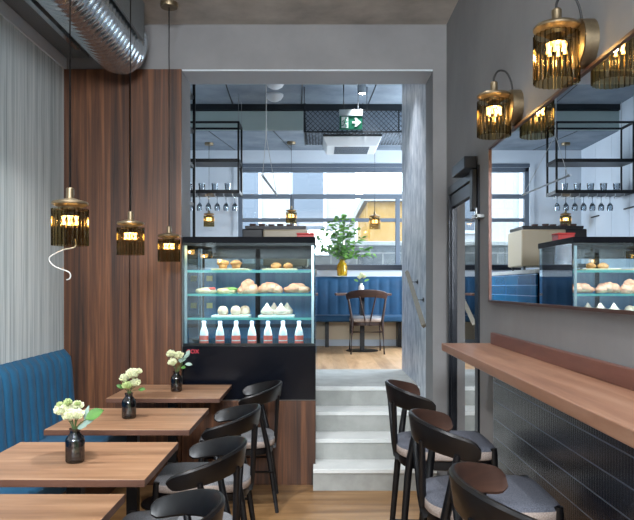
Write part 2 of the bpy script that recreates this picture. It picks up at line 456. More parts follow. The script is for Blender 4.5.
# stairs + upper floor
b = nb(); bx(b, -1.0, -.02, YB+.01, 5.86, 0, UF); bx(b, XUL-.2, -.02, 5.86, YU+.2, 0.3, UF); bx(b, -.02, .845, 5.665, 6.74, 0, UF); bx(b, -.02, XUR, 6.74, 6.86, 0.3, UF)
bx(b, XUL-.2, -1.0, YB+.33, 5.86, 0.3, UF)
struct('floor_landing', b, 'concrete_step', 'grey concrete landing at the top of the steps')
b = nb(); bx(b, -.02, XUR, 6.86, YU+.2, .3, UF); struct('floor_upper', b, 'oak_upper', 'oak floor of the raised room')
b = nb()
for k, (y, z) in enumerate(((4.83,.155), (5.10,.31), (5.37,.465))):
    bx(b, -.035 if k == 0 else -.018, .845, y+.012, 5.64, z-.155, z-.03)
bx(b, -.018, .845, 5.652, 5.7, .465, UF-.03)
struct('stairs', b, 'concrete_step', 'four concrete steps up to the raised room')
b = nb()
for k, (y, z) in enumerate(((4.83,.155), (5.10,.31), (5.37,.465))):
    bx(b, -.035 if k == 0 else -.018, .845, y, y+.285, z-.03, z)
bx(b, -.018, .845, 5.64, 5.68, UF-.03, UF+.001)
struct('trim_4', b, 'tread_edge', 'pale treads of the steps', bevel=.003)

# ------------------------------------------------------------------ upper room shell
b = nb(); bx(b, .845, XR+.2, YB+.33, 6.84, 0, 3.8); bx(b, XR+.2, XUR+.2, 6.72, 6.84, .3, 3.8)
struct('wall_passage', b, 'passage_plaster', 'blue grey trowelled wall beside the steps')
b = nb(); bx(b, XUL-.2, XUL, YB+.33, YU+.2, UF, 3.8); struct('wall_left_upper', b, 'white_wall')
b = nb(); bx(b, XUR, XUR+.2, 6.84, 7.3, .3, 3.8); bx(b, XUR, XUR+.2, 9.1, YU+.2, .3, 3.8); bx(b, XUR, XUR+.2, 7.3, 9.1, .3, 1.55); bx(b, XUR, XUR+.2, 7.3, 9.1, 3.15, 3.8)
struct('wall_right_upper', b, 'white_wall')
b = nb()
for y in (7.3, 8.17, 9.04): bx(b, XUR+.1, XUR+.16, y, y+.06, 1.55, 3.15)
bx(b, XUR+.1, XUR+.16, 7.3, 9.1, 1.55, 1.61); bx(b, XUR+.1, XUR+.16, 7.3, 9.1, 3.09, 3.15)
struct('window_added', b, 'window_grey', 'added unseen side window holding the fill light of the raised room')  # opening added out of view to let the fill light in
WX0, WX1, WZ0, WZ1 = -1.13, 2.0, 1.72, 3.14
b = nb()
bx(b, XUL, WX0, YU, YU+.2, UF, 3.8); bx(b, WX1, XUR, YU, YU+.2, UF, 3.8); bx(b, WX0, WX1, YU, YU+.2, WZ1, 3.8); bx(b, WX0, WX1, YU, YU+.2, 1.0, WZ0)
struct('wall_far', b, 'white_wall', 'white far wall around the wide window')
b = nb(); bx(b, -1.0, XUR, YU-.012, YU, UF+.09, 1.0)
struct('wall_far_lower', b, 'cream_wall', 'cream wall under the blue bench')
b = nb(); bx(b, -1.0, XUR, YU-.03, YU, UF, UF+.09); struct('baseboard_far', b, 'white_wall', 'white baseboard below the cream wall', bevel=.004)
b = nb(); bx(b, XUL, XUR, YB+.33, 8.41, 3.70, 3.8); bx(b, XUL, XUR, 8.41, YU, 3.38, 3.8)
struct('ceiling_upper', b, mottled('blue_grey_concrete', (112,124,136), (152,162,172), 2.4, .85, .15), 'pale concrete ceiling of the raised room')
b = nb(); bx(b, XUL, XUR, 8.36, 8.41, 3.63, 3.70); struct('trim_5', b, 'dark_grey_metal', 'dark strip under the ceiling step')
b = nb()
for x in (-1.35, -.55, .25, 1.0): tube(b, [(x, 8.42, 3.379), (x+.18, 9.58, 3.379)], .006, 4)
for x in (-.95, -.1, .72, 1.4): tube(b, [(x, 5.4, 3.699), (x-.1, 8.35, 3.699)], .006, 4)
struct('trim_6', b, 'dark_grey_metal', 'fine joints between the ceiling slabs')
b = nb(); bx(b, XUL, -.16, 8.395, 8.41, 3.385, 3.62)
struct('trim_7', b, mottled('pale_green_board', (186,206,202), (200,216,212), 2, .7, 0), 'pale greenish face of the ceiling step')

# far window
win = nb()
bx(win, WX0, WX1, YU+.02, YU+.1, WZ1-.06, WZ1); bx(win, WX0, WX1, YU+.02, YU+.1, WZ0, WZ0+.05)
bx(win, WX0, WX0+.06, YU+.02, YU+.1, WZ0, WZ1); bx(win, WX1-.06, WX1, YU+.02, YU+.1, WZ0, WZ1)
bx(win, WX0+.06, WX1-.06, YU+.03, YU+.09, 2.705, 2.765); bx(win, WX0+.06, WX1-.06, YU+.035, YU+.085, 2.375, 2.425)
for x in (-.37, 1.13): bx(win, x-.03, x+.03, YU+.03, YU+.09, WZ0+.05, 2.705)
w1 = struct('window_1', win, 'window_grey', 'wide grey framed window in the far wall', bevel=.003)
b = nb(); bx(b, WX0+.05, WX1-.05, YU+.055, YU+.061, WZ0+.04, WZ1-.05); obj('window_pane', b, 'window_glass', w1)
b = nb(); bx(b, WX0-.02, WX1+.02, YU-.015, YU, WZ1-.0, WZ1+.05); obj('window_head', b, 'window_grey', w1)
b = nb(); bx(b, -1.0, XUR, YU-.03, YU, 1.69, 1.76); struct('trim_8', b, 'blue_black_metal', 'dark rail below the far window')
# opener frame seen far left in the mirror
b = nb(); bx(b, WX0-.06, WX0, YU-.02, YU, WZ0, WZ1+.05); struct('trim_9', b, 'white_wall', 'white window casing')

# front window behind the camera
b = nb()
for x in (-.75, .045, .84): bx(b, x, x+.06, YF-.18, YF-.12, 2.4, 3.32)
bx(b, -.75, .9, YF-.18, YF-.12, 2.4, 2.46); bx(b, -.75, .9, YF-.18, YF-.12, 3.26, 3.32)
w2 = struct('window_2', b, 'black_metal', 'shop window behind the viewer')

# door in the right wall
b = nb()
X0 = XR-.012
bx(b, X0, XR+.06, DY0, DY0+.055, 0, DZ); bx(b, X0, XR+.06, DY1-.055, DY1, 0, DZ); bx(b, X0, XR+.06, DY0+.055, DY1-.055, DZ-.06, DZ)
d1 = struct('door_1', b, 'blue_black_metal', 'dark metal framed glass door in the right wall', bevel=.002)
b = nb()
bx(b, XR, XR+.045, DY0+.06, DY0+.13, .01, DZ-.065); bx(b, XR, XR+.045, DY1-.09, DY1-.06, .01, DZ-.065)
bx(b, XR, XR+.045, DY0+.13, DY1-.09, DZ-.15, DZ-.065); bx(b, XR, XR+.045, DY0+.13, DY1-.09, .01, .14)
obj('door_leaf', b, 'blue_black_metal', d1, bevel=.002)
b = nb(); bx(b, XR+.018, XR+.026, DY0+.125, DY1-.085, .135, DZ-.145); obj('glass_pane', b, 'door_glass', d1)
b = nb(); bx(b, XR-.085, X0, 4.0, 4.36, DZ-.015, DZ+.055); obj('door_closer', b, 'blue_black_metal', d1, bevel=.004)
b = nb(); bx(b, XR-.04, X0, 3.99, 4.06, 1.90, DZ-.02); obj('closer_arm', b, 'black_metal', d1, bevel=.004)
b = nb(); bx(b, XR-.05, XR, 3.86, 3.96, 1.845, 1.865); bx(b, XR-.05, XR-.04, 3.86, 3.875, 1.84, 1.90); obj('door_stop', b, 'steel', d1, bevel=.002)
b = nb(); tube(b, [(XR-.001, 4.06, 1.05), (XR-.05, 4.06, 1.05), (XR-.05, 4.2, 1.05)], .01, 8); obj('door_handle', b, 'black_metal', d1, smooth=40)

# ------------------------------------------------------------------ ceiling services, lower left
b = nb(); bx(b, XL+.012, -1.68, YF, YB, 3.13, 3.15); tag(obj('ceiling_grille', b, 'perforated'), 'ribbed dark metal ceiling panel next to the left wall', 'ceiling panel')
b = nb(); bx(b, -1.68, -1.645, YF, YB-.3, 3.09, 3.13); tag(obj('metal_profile', b, 'spiral_steel'), 'thin metal rail beside the ribbed ceiling panel', 'rail')
soff = thing('duct_casing', 'dark ribbed metal casing behind the spiral duct', 'casing', (0,0,0))
b = nb(); bx(b, -1.64, -1.195, YF, 4.62, 3.36, 3.378); obj('casing_top', b, 'perforated', soff)
b = nb(); bx(b, -1.195, -1.18, YF, 4.62, 3.12, 3.378); obj('casing_side', b, 'perforated', soff)
b = nb()
path = []
y = YF
cx, cz, R = -1.375, 3.09, .165
seamp = .062
while y < 4.66:
    path.append((Vector((cx, y, cz)), Vector((0,1,0)))); y += .0155
nb_st = len(path)
br = .15
for k in range(1, 25):
    a = k/24*PI/2
    path.append((Vector((cx, 4.66+br*math.sin(a), cz+br*(1-math.cos(a)))), Vector((0, math.cos(a), math.sin(a)))))
rings = []
for i, (p, t) in enumerate(path):
    if i < nb_st: r = R + (.005 if i % 4 == 0 else 0)
    else: r = R + (.005 if (i-nb_st) % 4 == 0 else 0)
    u = Vector((1,0,0)); v = t.cross(u)
    ring = []
    for k in range(40):
        th = 2*PI*k/40
        q = p + u*r*math.cos(th) + v*r*math.sin(th)
        ring.append(b.verts.new((q.x, q.y, min(q.z, 3.38))))
    rings.append(ring)
for a, c in zip(rings, rings[1:]):
    for k in range(40): b.faces.new((a[k], a[(k+1)%40], c[(k+1)%40], c[k]))
tag(obj('spiral_duct', b, 'spiral_steel', smooth=25), 'shiny galvanised spiral air duct running under the ceiling', 'air duct')
soff2 = None

# ------------------------------------------------------------------ bench seats
def channel_back(n, w, D, H, bulge, lean=0.0, wrap=.05, per=8):
    """upright channelled cushion along +x (length n*w), front face towards -y; thickness D, height H"""
    bm = nb(); prof = [(D, 0), (D, H*.25), (D, H*.5), (D, H*.75), (D-.008, H-wrap), (D-.03, H-.012), (D*.5, H), (0, H), (0, 0)]
    cols = []
    for i in range(n*per+1):
        f = (i % per)/per
        bul = bulge*(math.sin(PI*f)**.55 if 0 < f < 1 else 0)
        c = []
        for j, (d, z) in enumerate(prof):
            e = bul if j < 5 else (bul*.3 if j < 7 else 0)
            ln = lean*(z/H)
            zz = z + (e*.6 if j in (5, 6) else 0)
            c.append(bm.verts.new((i/per*w, -(d - ln if j < 7 else d) - (e if j < 5 else e*.5), zz)))
        cols.append(c)
    m = len(prof)
    for a, c in zip(cols, cols[1:]):
        for j in range(m): bm.faces.new((a[j], c[j], c[(j+1)%m], a[(j+1)%m]))
    bm.faces.new(cols[0]); bm.faces.new(cols[-1][::-1])
    return bm
# lower bench: runs along the left wall, front towards +x
bl = 4.98 - 0.6
bench = thing('bench_seat', 'long teal blue velvet bench with channelled back on the left wall', 'bench', (XL, 4.965, 0), -PI/2)
# local +x -> world -y ; local -y -> world -x ... flip with rotation so the front faces +x
bench.rotation_euler = (0, 0, PI/2); bench.location = (XL+.002, .6, 0)
n = 40; w = bl/n
o = obj('backrest', channel_back(n, w, .078, .52, .022, lean=.034), 'velvet', bench, (0,0,.475), smooth=50)
b = nb(); bx(b, 0, bl, -.50, 0, .34, .475); obj('seat', b, 'velvet', bench, bevel=.022)
b = nb(); bx(b, .02, bl-.005, -.40, -.005, 0, .34); obj('plinth', b, 'walnut_edge', bench)

ub = thing('bench_seat', 'royal blue velvet bench with tall channelled back below the far window', 'bench', (-1.0, YU-.032, 0))
n = 22; w = .142
obj('backrest', channel_back(n, w, .14, .53, .012, lean=.01), 'velvet_blue', ub, (0,0,1.065), smooth=50)
b = nb(); bx(b, 0, n*w, -.54, 0, .985, 1.068); obj('seat', b, 'velvet_blue', ub, bevel=.02)
b = nb()
for x in (.1, 1.1, 2.1, 3.0): b = nb(); bx(b, x, x+.05, -.2, .0, UF, .985); obj('support', b, 'black_metal', ub)

# ------------------------------------------------------------------ tables
def make_table(label, loc, W=.715, D=.60, H=.75, group=None, base=True):
    t = thing('cafe_table', label, 'table', loc, 0, group)
    b = nb(); bx(b, -W/2, W/2, -D/2, D/2, H-.028, H); o = obj('tabletop', b, 'walnut_x', t, bevel=.002)
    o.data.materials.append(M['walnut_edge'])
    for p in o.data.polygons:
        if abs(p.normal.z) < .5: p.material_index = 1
    b = nb(); bx(b, -.16, .16, -.16, .16, H-.036, H-.028); obj('top_plate', b, 'black_metal', t)
    b = nb(); bx(b, -.029, .029, -.029, .029, .012, H-.036); obj('column', b, 'black_metal', t, bevel=.003)
    b = nb()
    lathe(b, [(0,0), (.21,0), (.21,.006), (.2,.012), (0,.014)], seg=40); obj('base', b, 'black_metal', t, smooth=30)
    return t
TX = -.975
TY = [4.57, 3.63, 2.77, 2.0]
tg = 'walnut cafe tables along the bench'
tl = ['walnut cafe table nearest the walnut wall, below the rearmost pendant', 'walnut cafe table second from the walnut wall, below the middle pendant',
      'walnut cafe table below the largest pendant, its vase showing a big round leaf', 'bare walnut cafe table cut off by the bottom left corner']
t0 = make_table(tl[0], (TX, TY[0], 0), group=tg)
for y, l in zip(TY[1:], tl[1:]): dup(t0, (TX-(.012 if y > 2.5 else .035), y, 0), label=l)
ut = make_table('walnut bistro table on round black base in front of the blue bench', (.575, 8.85, UF), W=.70, D=.62, group='tables in the raised room')
dup(ut, (-.35, 8.85, UF), label='walnut bistro table mostly hidden behind the pastry case')

# ------------------------------------------------------------------ chairs
def make_chair(name, label, cat, SH, BH, wood_m, inner_m, stool=False, droop=.085, foot=None, group=None, slope=True):
    """front = +y; SH seat top, BH top of the back's centre"""
    t = thing(name, label, cat, (0,0,0), 0, group)
    a, bb, yc = .242, .205, -.045
    FE = .015 if stool else .05
    def arc(th): return Vector((a*math.sin(th), yc - bb*math.cos(th), 0))
    # back band
    b = nb(); n = 44; T0 = math.radians(84 if stool else 104); rings = []
    for i in range(n+1):
        th = -T0 + 2*T0*i/n
        p = arc(th); q = arc(th+.01)-arc(th-.01); q.normalize(); nrm = Vector((q.y, -q.x, 0))   # outward
        if nrm.dot(p - Vector((0, yc, 0))) < 0: nrm = -nrm
        zt = BH - droop*(1-math.cos(th))*.72
        e = min(1, (T0-abs(th))/math.radians(12)); e = math.sqrt(max(0, 1-(1-e)**2))
        hgt = (.098 - .028*(1-math.cos(th)))
        zc = zt - hgt/2; h2 = hgt/2*(.45+.55*e); tk = .010
        ring = []
        for (dn, dz) in ((-tk, -h2+.008), (-tk*.4, -h2), (tk*.4, -h2), (tk, -h2+.008), (tk+.012, h2-.008), (tk*.4+.012, h2), (-tk*.4+.012, h2), (-tk+.012, h2-.008)):
            v = p + nrm*dn; ring.append(b.verts.new((v.x, v.y, zc+dz)))
        rings.append(ring)
    for r0, r1 in zip(rings, rings[1:]):
        for k in range(8): b.faces.new((r0[k], r0[(k+1)%8], r1[(k+1)%8], r1[k]))
    b.faces.new(rings[0]); b.faces.new(rings[-1][::-1])
    ob = obj('backrest', b, wood_m, t, smooth=35)
    ob.data.materials.append(M[inner_m])
    for p in ob.data.polygons:
        c = p.center; rad = Vector((c.x/a, (c.y-yc)/bb, 0)); nn = Vector((p.normal.x, p.normal.y, 0))
        if nn.dot(rad) < -.3 and abs(p.normal.z) < .6: p.material_index = 1
    def zband(th): return BH - droop*(1-math.cos(th))*.72 - (.105-.028*(1-math.cos(th)))*.6
    sz = SH - .06
    for s in (-1, 1):
        th = s*math.radians(64 if stool else 72)
        p = arc(th); b = nb()
        fx = .205 if not stool else .215
        tube(b, [(s*fx, -.235, 0), (s*.188, -.185, sz-.06), (s*.186, -.175, sz+.01), (p.x*1.02, p.y-.004, zband(th)-.012)], [.0115, .0175, .0175, .0125], 12)
        obj('leg', b, wood_m, t, smooth=40)
        b = nb(); tube(b, [(s*fx*.98, .225+FE, 0), (s*.187, .195+FE, SH-.03), (s*.187, .194+FE, SH-.004)], [.0115, .0175, .0165], 12)
        obj('leg', b, wood_m, t, smooth=40)
        th2 = s*math.radians(24); p2 = arc(th2); b = nb()
        tube(b, [(s*.03, -.216, sz-.03), (s*.034, -.226, sz+.03), (p2.x*1.03, p2.y-.008, zband(th2)-.012)], [.012, .012, .012], 10, flat=.8)
        obj('back_slat', b, wood_m, t, smooth=40)
    # seat frame : rounded ring below the cushion
    def outline(inset, zz):
        pts = []
        for i in range(48):
            th = 2*PI*i/48; c, s_ = math.cos(th), math.sin(th); e = .32 if s_ > 0 else .62
            x = (.205-inset)*math.copysign(abs(c)**e, c); y = math.copysign(abs(s_)**e, s_)*((.215+FE if s_ > 0 else .215)-inset)
            pts.append(Vector((x, y, zz)))
        return pts
    def loft(bm, loops):
        rs = [[bm.verts.new(p) for p in lp] for lp in loops]
        for r0, r1 in zip(rs, rs[1:]):
            for k in range(len(r0)): bm.faces.new((r0[k], r0[(k+1)%len(r0)], r1[(k+1)%len(r1)], r1[k]))
        bm.faces.new(rs[0][::-1]); bm.faces.new(rs[-1])
    b = nb(); loft(b, [outline(.012, SH-.105), outline(.006, SH-.10), outline(.006, SH-.066), outline(.012, SH-.062)])
    obj('seat_frame', b, wood_m, t, smooth=40)
    b = nb(); loft(b, [outline(.012, SH-.062), outline(-.006, SH-.052), outline(-.007, SH-.016), outline(.004, SH-.003), outline(.04, SH+.004), outline(.12, SH+.008)])
    so = obj('seat', b, 'fabric', t, smooth='all'); so.data.materials.append(M['fabric_top'] if stool else M['fabric_light'])
    for p in so.data.polygons:
        if p.normal.z > .35: p.material_index = 1
    # stretchers
    zf = foot if foot else .26
    k = zf/SH
    for s in (-1, 1):
        b = nb(); xs = s*(fx - (fx-.188)*k)
        tube(b, [(xs, -.235+.05*k, zf), (xs, .225+FE-.03*k, zf)], .009, 8); obj('stretcher', b, wood_m, t, smooth=40)
    b = nb(); xs = fx - (fx-.188)*k
    yy = .2 if stool else 0.0
    tube(b, [(-xs, yy if not stool else .225+FE-.03*k, zf), (xs, yy if not stool else .225+FE-.03*k, zf)], .0095, 8)
    obj('footrest' if stool else 'stretcher', b, wood_m, t, smooth=40)
    return t

cg = 'black bentwood chairs at the cafe tables'
cl = ['black bentwood chair at the table nearest the walnut wall', 'black bentwood chair at the second table from the walnut wall',
      'black bentwood chair with its grey seat showing, at the table below the largest pendant', 'black bentwood chair at the bare table, cut off by the bottom edge']
c0 = make_chair('dining_chair', cl[0], 'chair', .47, .815, 'chair_black', 'chair_black', group=cg)
c0.location = (-.51, 4.56, 0); c0.rotation_euler = (0,0,PI/2+.06)
for (x, y, rz), l in zip(((-.575, 3.62, .03), (-.565, 2.80, .02), (-.55, 2.02, 0)), cl[1:]): dup(c0, (x, y, 0), PI/2+rz, l)
sg = 'dark bar stools at the wall counter'
sl = ['dark wooden bar stool nearest the steps', 'dark wooden bar stool between the other two', 'dark wooden bar stool nearest the viewer, cut off by the bottom edge']
s0 = make_chair('bar_stool', sl[0], 'stool', .71, .99, 'chair_black', 'stain_inner', stool=True, foot=.24, group=sg)
s0.location = (.60, 3.32, 0); s0.rotation_euler = (0,0,-PI/2)
for (x, y, rz), l in zip(((.605, 2.49, 0), (.60, 1.68, 0)), sl[1:]): dup(s0, (x, y, 0), -PI/2+rz, l)
uc = make_chair('dining_chair', 'brown wooden chair with V splat back in the raised room', 'chair', .455, .80, 'dark_brown_wood', 'dark_brown_wood')
uc.location = (.612, 8.60, UF)

# ------------------------------------------------------------------ wall counter, right
CF, CT = .672, 1.145
ctr = thing('wall_counter', 'long walnut wall counter under the mirror', 'counter', (XR, 0, 0))
b = nb(); bx(b, CF-XR, -.001, -.9, 3.70, CT-.04, CT); obj('worktop', b, 'counter_wood', ctr, bevel=.003)
b = nb(); bx(b, -.022, -.001, -.9, 3.64, CT, CT+.062); obj('backsplash', b, 'splash_wood', ctr, bevel=.003)
for y in (3.45, 2.42, 1.5, .5):
    b = nb(); bx(b, -.18, -.022, y-.02, y+.02, CT-.052, CT-.04); bx(b, -.034, -.022, y-.02, y+.02, CT-.16, CT-.04); obj('bracket', b, 'black_metal', ctr)
b = nb(); bx(b, XR-.02, XR, YF, 3.59, 0, CT-.04); struct('trim_10', b, 'kitkat_black', 'black vertical stick tiles below the wall counter')

# mirror
mr = thing('wall_mirror', 'long frameless-looking wall mirror above the counter', 'mirror', (XR, 0, 0))
mr['label'] = 'long wall mirror with thin bronze frame above the counter'
MZ0, MZ1, MY0, MY1 = 1.368, 2.205, -.9, 3.68
b = nb(); bx(b, -.016, -.001, MY0+.012, MY1-.012, MZ0+.012, MZ1-.012); obj('mirror_glass', b, 'mirror', mr)
b = nb()
bx(b, -.024, -.001, MY0, MY1, MZ1-.012, MZ1); bx(b, -.024, -.001, MY0, MY1, MZ0, MZ0+.012); bx(b, -.024, -.001, MY1-.012, MY1, MZ0, MZ1); bx(b, -.024, -.001, MY0, MY0+.012, MZ0, MZ1)
obj('mirror_frame', b, mat('bronze_frame', (92,62,52), .4, .4), mr)

# ------------------------------------------------------------------ lamps
def shade_mesh(r=.078, h=.175, n=24):
    b = nb(); seg = n*8
    lathe(b, [(r, h), (r, h*.5), (r, 0)], seg=seg, flute=n, amp=.045)
    return b
def cap_prof(r): return [(0,0), (r*.5,0), (r*.55,.012), (r*.8,.015), (r*1.02,.022), (r*1.04,.027), (r*.98,.034), (r*.5,.043), (r*.24,.049), (r*.22,.053), (r*.22,.088), (r*.17,.093), (0,.093)]
def bulb_mesh():
    b = nb()
    for k in range(6):
        a = 2*PI*k/6
        tube(b, [(.03*math.cos(a), .03*math.sin(a), .0), (.03*math.cos(a), .03*math.sin(a), -.034)], .007, 8)
    return b
def point(name, parent, loc, watts, col, rad=.03):
    d = bpy.data.lights.new(name, 'POINT'); d.energy = watts; d.color = col; d.shadow_soft_size = rad
    o = bpy.data.objects.new(name, d); COL.objects.link(o); o.parent = parent; o.location = loc
    return o
def make_pendant(label, loc, ceil, s=1.0, w=1.0, group=None, canopy=True):
    """loc = centre of the shade's open bottom"""
    t = thing('pendant_lamp', label, 'lamp', loc, 0, group)
    h = .152*s
    b = shade_mesh(.072*s, h); obj('glass_shade', b, 'smoke_glass', t, smooth='all')
    b = nb(); lathe(b, [(r, z*s) for r, z in cap_prof(.072*s)], (0,0,h-.004), 36); obj('cap', b, 'brass', t, smooth=35)
    b = nb(); tube(b, [(.0, .0, h), (0, 0, h-.03)], .036*s, 18)
    for k in range(3): tube(b, [(0,0,h-.008), (.0715*s*math.cos(2.1*k), .0715*s*math.sin(2.1*k), h-.008)], .003, 6)
    obj('socket', b, 'brass', t, smooth=40)
    o = obj('bulb', bulb_mesh(), 'bulb' if s > .9 else 'bulb_small', t, (0,0,h-.03), smooth=40)
    top = ceil - loc[2]
    b = nb(); tube(b, [(0,0,h+.08*s), (0,0,top-.02)], .0045, 8); obj('cord', b, 'cord', t, smooth=40)
    b = nb(); lathe(b, [(0,0), (.056,0), (.058,.004), (.058,.032), (0,.032)], (0,0,top-.032), 28); obj('canopy', b, 'brass', t, smooth=35)
    if w: point('bulb_light', t, (0,0,h-.047), w, (1,.83,.58), .012)
    return t
pg = 'ribbed glass pendants over the cafe tables'
p1 = make_pendant('largest ribbed glass pendant, nearest, with a loose wire hanging below', (-1.032, 2.83, 1.622), ZC, group=pg)
make_pendant('middle ribbed glass pendant in front of the walnut wall', (-1.042, 3.78, 1.628), ZC, group=pg)
make_pendant('smallest ribbed glass pendant beside the pastry case', (-1.012, 4.62, 1.622), ZC, group=pg)
b = nb()
pts = [(.02,0,.03), (.02,.0,-.005), (-.03,.0,-.018), (-.085,.0,-.05), (-.065,.0,-.085), (-.005,.0,-.11), (.0,.0,-.135), (-.015,.0,-.142)]
def spline(P, n=8):
    P = [Vector(p) for p in P]; out = []
    for i in range(len(P)-1):
        p0, p1_, p2, p3 = P[max(i-1,0)], P[i], P[i+1], P[min(i+2, len(P)-1)]
        for k in range(n):
            t = k/n
            out.append(.5*((2*p1_) + (p2-p0)*t + (2*p0-5*p1_+4*p2-p3)*t*t + (3*p1_-p0-3*p2+p3)*t**3))
    out.append(P[-1]); return out
tube(b, spline(pts), .0028, 6); obj('loose_wire', b, 'white_cord', p1, smooth=40)

upg = 'small pendants in the raised room'
make_pendant('small ribbed pendant hanging in front of the white wall behind the bar rack', (-1.46, 9.11, 2.26), 3.38, .95, .5, upg)
make_pendant('small ribbed pendant hanging above the coffee machine', (-.355, 9.05, 2.30), 3.38, .95, .5, upg)
make_pendant('small dark amber pendant hanging above the green branches', (.735, 8.8, 2.20), 3.38, .95, .5, upg)

def make_sconce(label, y, group=None):
    x = .828; z = 2.158
    t = thing('wall_sconce', label, 'lamp', (x, y, z), 0, group)
    h = .166
    obj('glass_shade', shade_mesh(.075, h), 'smoke_glass', t, smooth='all')
    b = nb(); lathe(b, cap_prof(.077), (0,0,h-.002), 36); obj('cap', b, 'brass', t, smooth=35)
    b = nb(); tube(b, [(0,0,h), (0,0,h-.03)], .036, 18)
    for k in range(3): tube(b, [(0,0,h-.008), (.0745*math.cos(2.1*k), .0745*math.sin(2.1*k), h-.008)], .003, 6)
    obj('socket', b, 'brass', t, smooth=40)
    obj('bulb', bulb_mesh(), 'bulb', t, (0,0,h-.03), smooth=40)
    b = nb(); wx = XR - x
    tube(b, [(wx-.05, 0, .135), (wx-.047, 0, .135), (wx-.001, 0, .135)], [.08, .083, .083], 40); obj('wall_plate', b, 'brass', t, smooth=30)
    b = nb(); tube(b, [(wx-.05, 0, .19), (.0, 0, .205)], .008, 8); obj('arm', b, 'brass', t, smooth=40)
    b = nb(); tube(b, spline([(0,0,h+.08), (.0,0,h+.11), (.02,0,h+.142), (.055,0,h+.138), (.08,0,h+.095), (.09,0,h+.03)]), .0045, 8); obj('cord', b, 'cord', t, smooth=40)
    point('bulb_light', t, (0,0,h-.047), 1.5, (1,.83,.58), .012)
    return t
sgp = 'ribbed glass sconces above the mirror'
make_sconce('ribbed glass wall sconce farther away, nearer the glass door', 3.20, sgp)
make_sconce('large ribbed glass wall sconce in the upper right, nearer the viewer', 2.36, sgp)

# ------------------------------------------------------------------ vases with flowers
def petal(bm, c, d, r, up):
    """curved petal from c in direction d"""
    d = Vector(d).normalized(); up = Vector(up).normalized()
    s = d.cross(up).normalized()
    rows = []
    for i, (f, w, lift) in enumerate(((0,.15,0), (.35,.62,.06), (.7,.72,.22), (1.0,.38,.5))):
        cc = Vector(c) + d*r*f + up*r*lift
        rows.append([bm.verts.new(cc + s*r*w*k + up*r*abs(k)*.18) for k in (-1, 0, 1)])
    for a, e in zip(rows, rows[1:]):
        for k in range(2): bm.faces.new((a[k], a[k+1], e[k+1], e[k]))
def blossom(c, r, axis, seed=0):
    rnd = random.Random(seed); bm = nb(); ax = Vector(axis).normalized(); a, b_ = frame_of(ax)
    ellipsoid(bm, Vector(c)+ax*r*.2, (r*.4, r*.4, r*.42), 10, 6, .2, 3, seed, flatb=False)
    for ring, (n, el) in enumerate(((6, .15), (6, .55), (5, 1.0), (4, 1.35))):
        for k in range(n):
            th = 2*PI*k/n + ring*.5 + rnd.uniform(-.2,.2)
            d = (a*math.cos(th) + b_*math.sin(th))*math.cos(el) + ax*math.sin(el)
            petal(bm, Vector(c), d, r*rnd.uniform(.85,1.1), (ax*math.cos(el) - (a*math.cos(th)+b_*math.sin(th))*math.sin(el)))
    return bm
def leaf_mesh(bm, p, d, ln, wd, up=(0,0,1), droop=.25):
    d = Vector(d).normalized(); s = d.cross(Vector(up))
    if s.length < .01: s = Vector((1,0,0))
    s.normalize(); u = s.cross(d).normalized(); rows = []
    for f, w in ((0,.08), (.2,.65), (.45,1), (.7,.85), (.9,.4), (1,.05)):
        c = Vector(p) + d*ln*f + u*(-droop*ln*f*f)
        rows.append([bm.verts.new(c + s*wd*.5*w*k + u*abs(k)*wd*.12) for k in (-1,0,1)])
    for a, e in zip(rows, rows[1:]):
        for k in range(2): bm.faces.new((a[k], a[k+1], e[k+1], e[k]))
def vase(label, loc, blooms, leaves, s=1.0, glassm='vase_glass', rz=0, group=None, ribs=True):
    t = thing('flower_vase', label, 'vase', loc, rz, group)
    R_, H_ = .037*s, .135*s
    prof = [(0,.0), (R_*.85,0), (R_,.008*s), (R_,.085*s), (R_*.92,.098*s), (R_*.55,.115*s), (R_*.5,.122*s), (R_*.62,H_), (R_*.52,H_), (R_*.4,.12*s), (R_*.82,.096*s), (R_*.9,.085*s), (R_*.9,.012*s), (0,.012*s)]
    b = nb(); lathe(b, prof, seg=64, flute=16, amp=.02); obj('vase_body', b, glassm, t, smooth=50)
    for k, (x, y, z, r, m) in enumerate(blooms):
        b = nb(); tube(b, spline([(0.004*(k-1),0,.02*s), (x*.15, y*.15, H_), (x, y, z-r*.2)], 5), .0022*s, 6); obj('stem', b, 'stem', t, smooth=40)
        obj('blossom', blossom((x,y,z), r, (x*3, y*3-.3*s, .6*s), seed=k+int(loc[1]*10)), m, t, smooth=60)
    for k, (x, y, z, dx, dy, dz, ln, wd, m) in enumerate(leaves):
        b = nb(); tube(b, spline([(0,0,.03*s), (x*.2, y*.2, H_), (x, y, z)], 4), .0016*s, 6); obj('stem', b, 'stem', t, smooth=40)
        b = nb(); leaf_mesh(b, (x,y,z), (dx,dy,dz), ln, wd, up=(0,-.7,.7)); obj('leaf', b, m, t, smooth='all')
    return t
vg = 'dark glass vases with white flowers on the cafe tables'
P, G, LG, LF = 'petal', 'petal_green', 'leaf_grey', 'leaf'
vase('dark glass vase on the table below the largest pendant, with a big round green leaf', (-.972, 2.72, .75),
     [(-.045,0,.195,.034,P), (-.015,-.01,.175,.034,P), (.015,-.015,.18,.03,P), (-.03,.01,.225,.022,G), (-.058,0,.222,.016,G), (.01,0,.228,.014,G), (.0,.02,.205,.03,P)],
     [(.045,0,.17,.8,0,.55,.075,.055,LF), (.03,0,.15,.9,-.3,.5,.05,.03,LG), (.02,-.02,.14,.6,-.4,.3,.045,.03,LG), (.035,.01,.165,.2,0,1,.06,.02,LG)], group=vg)
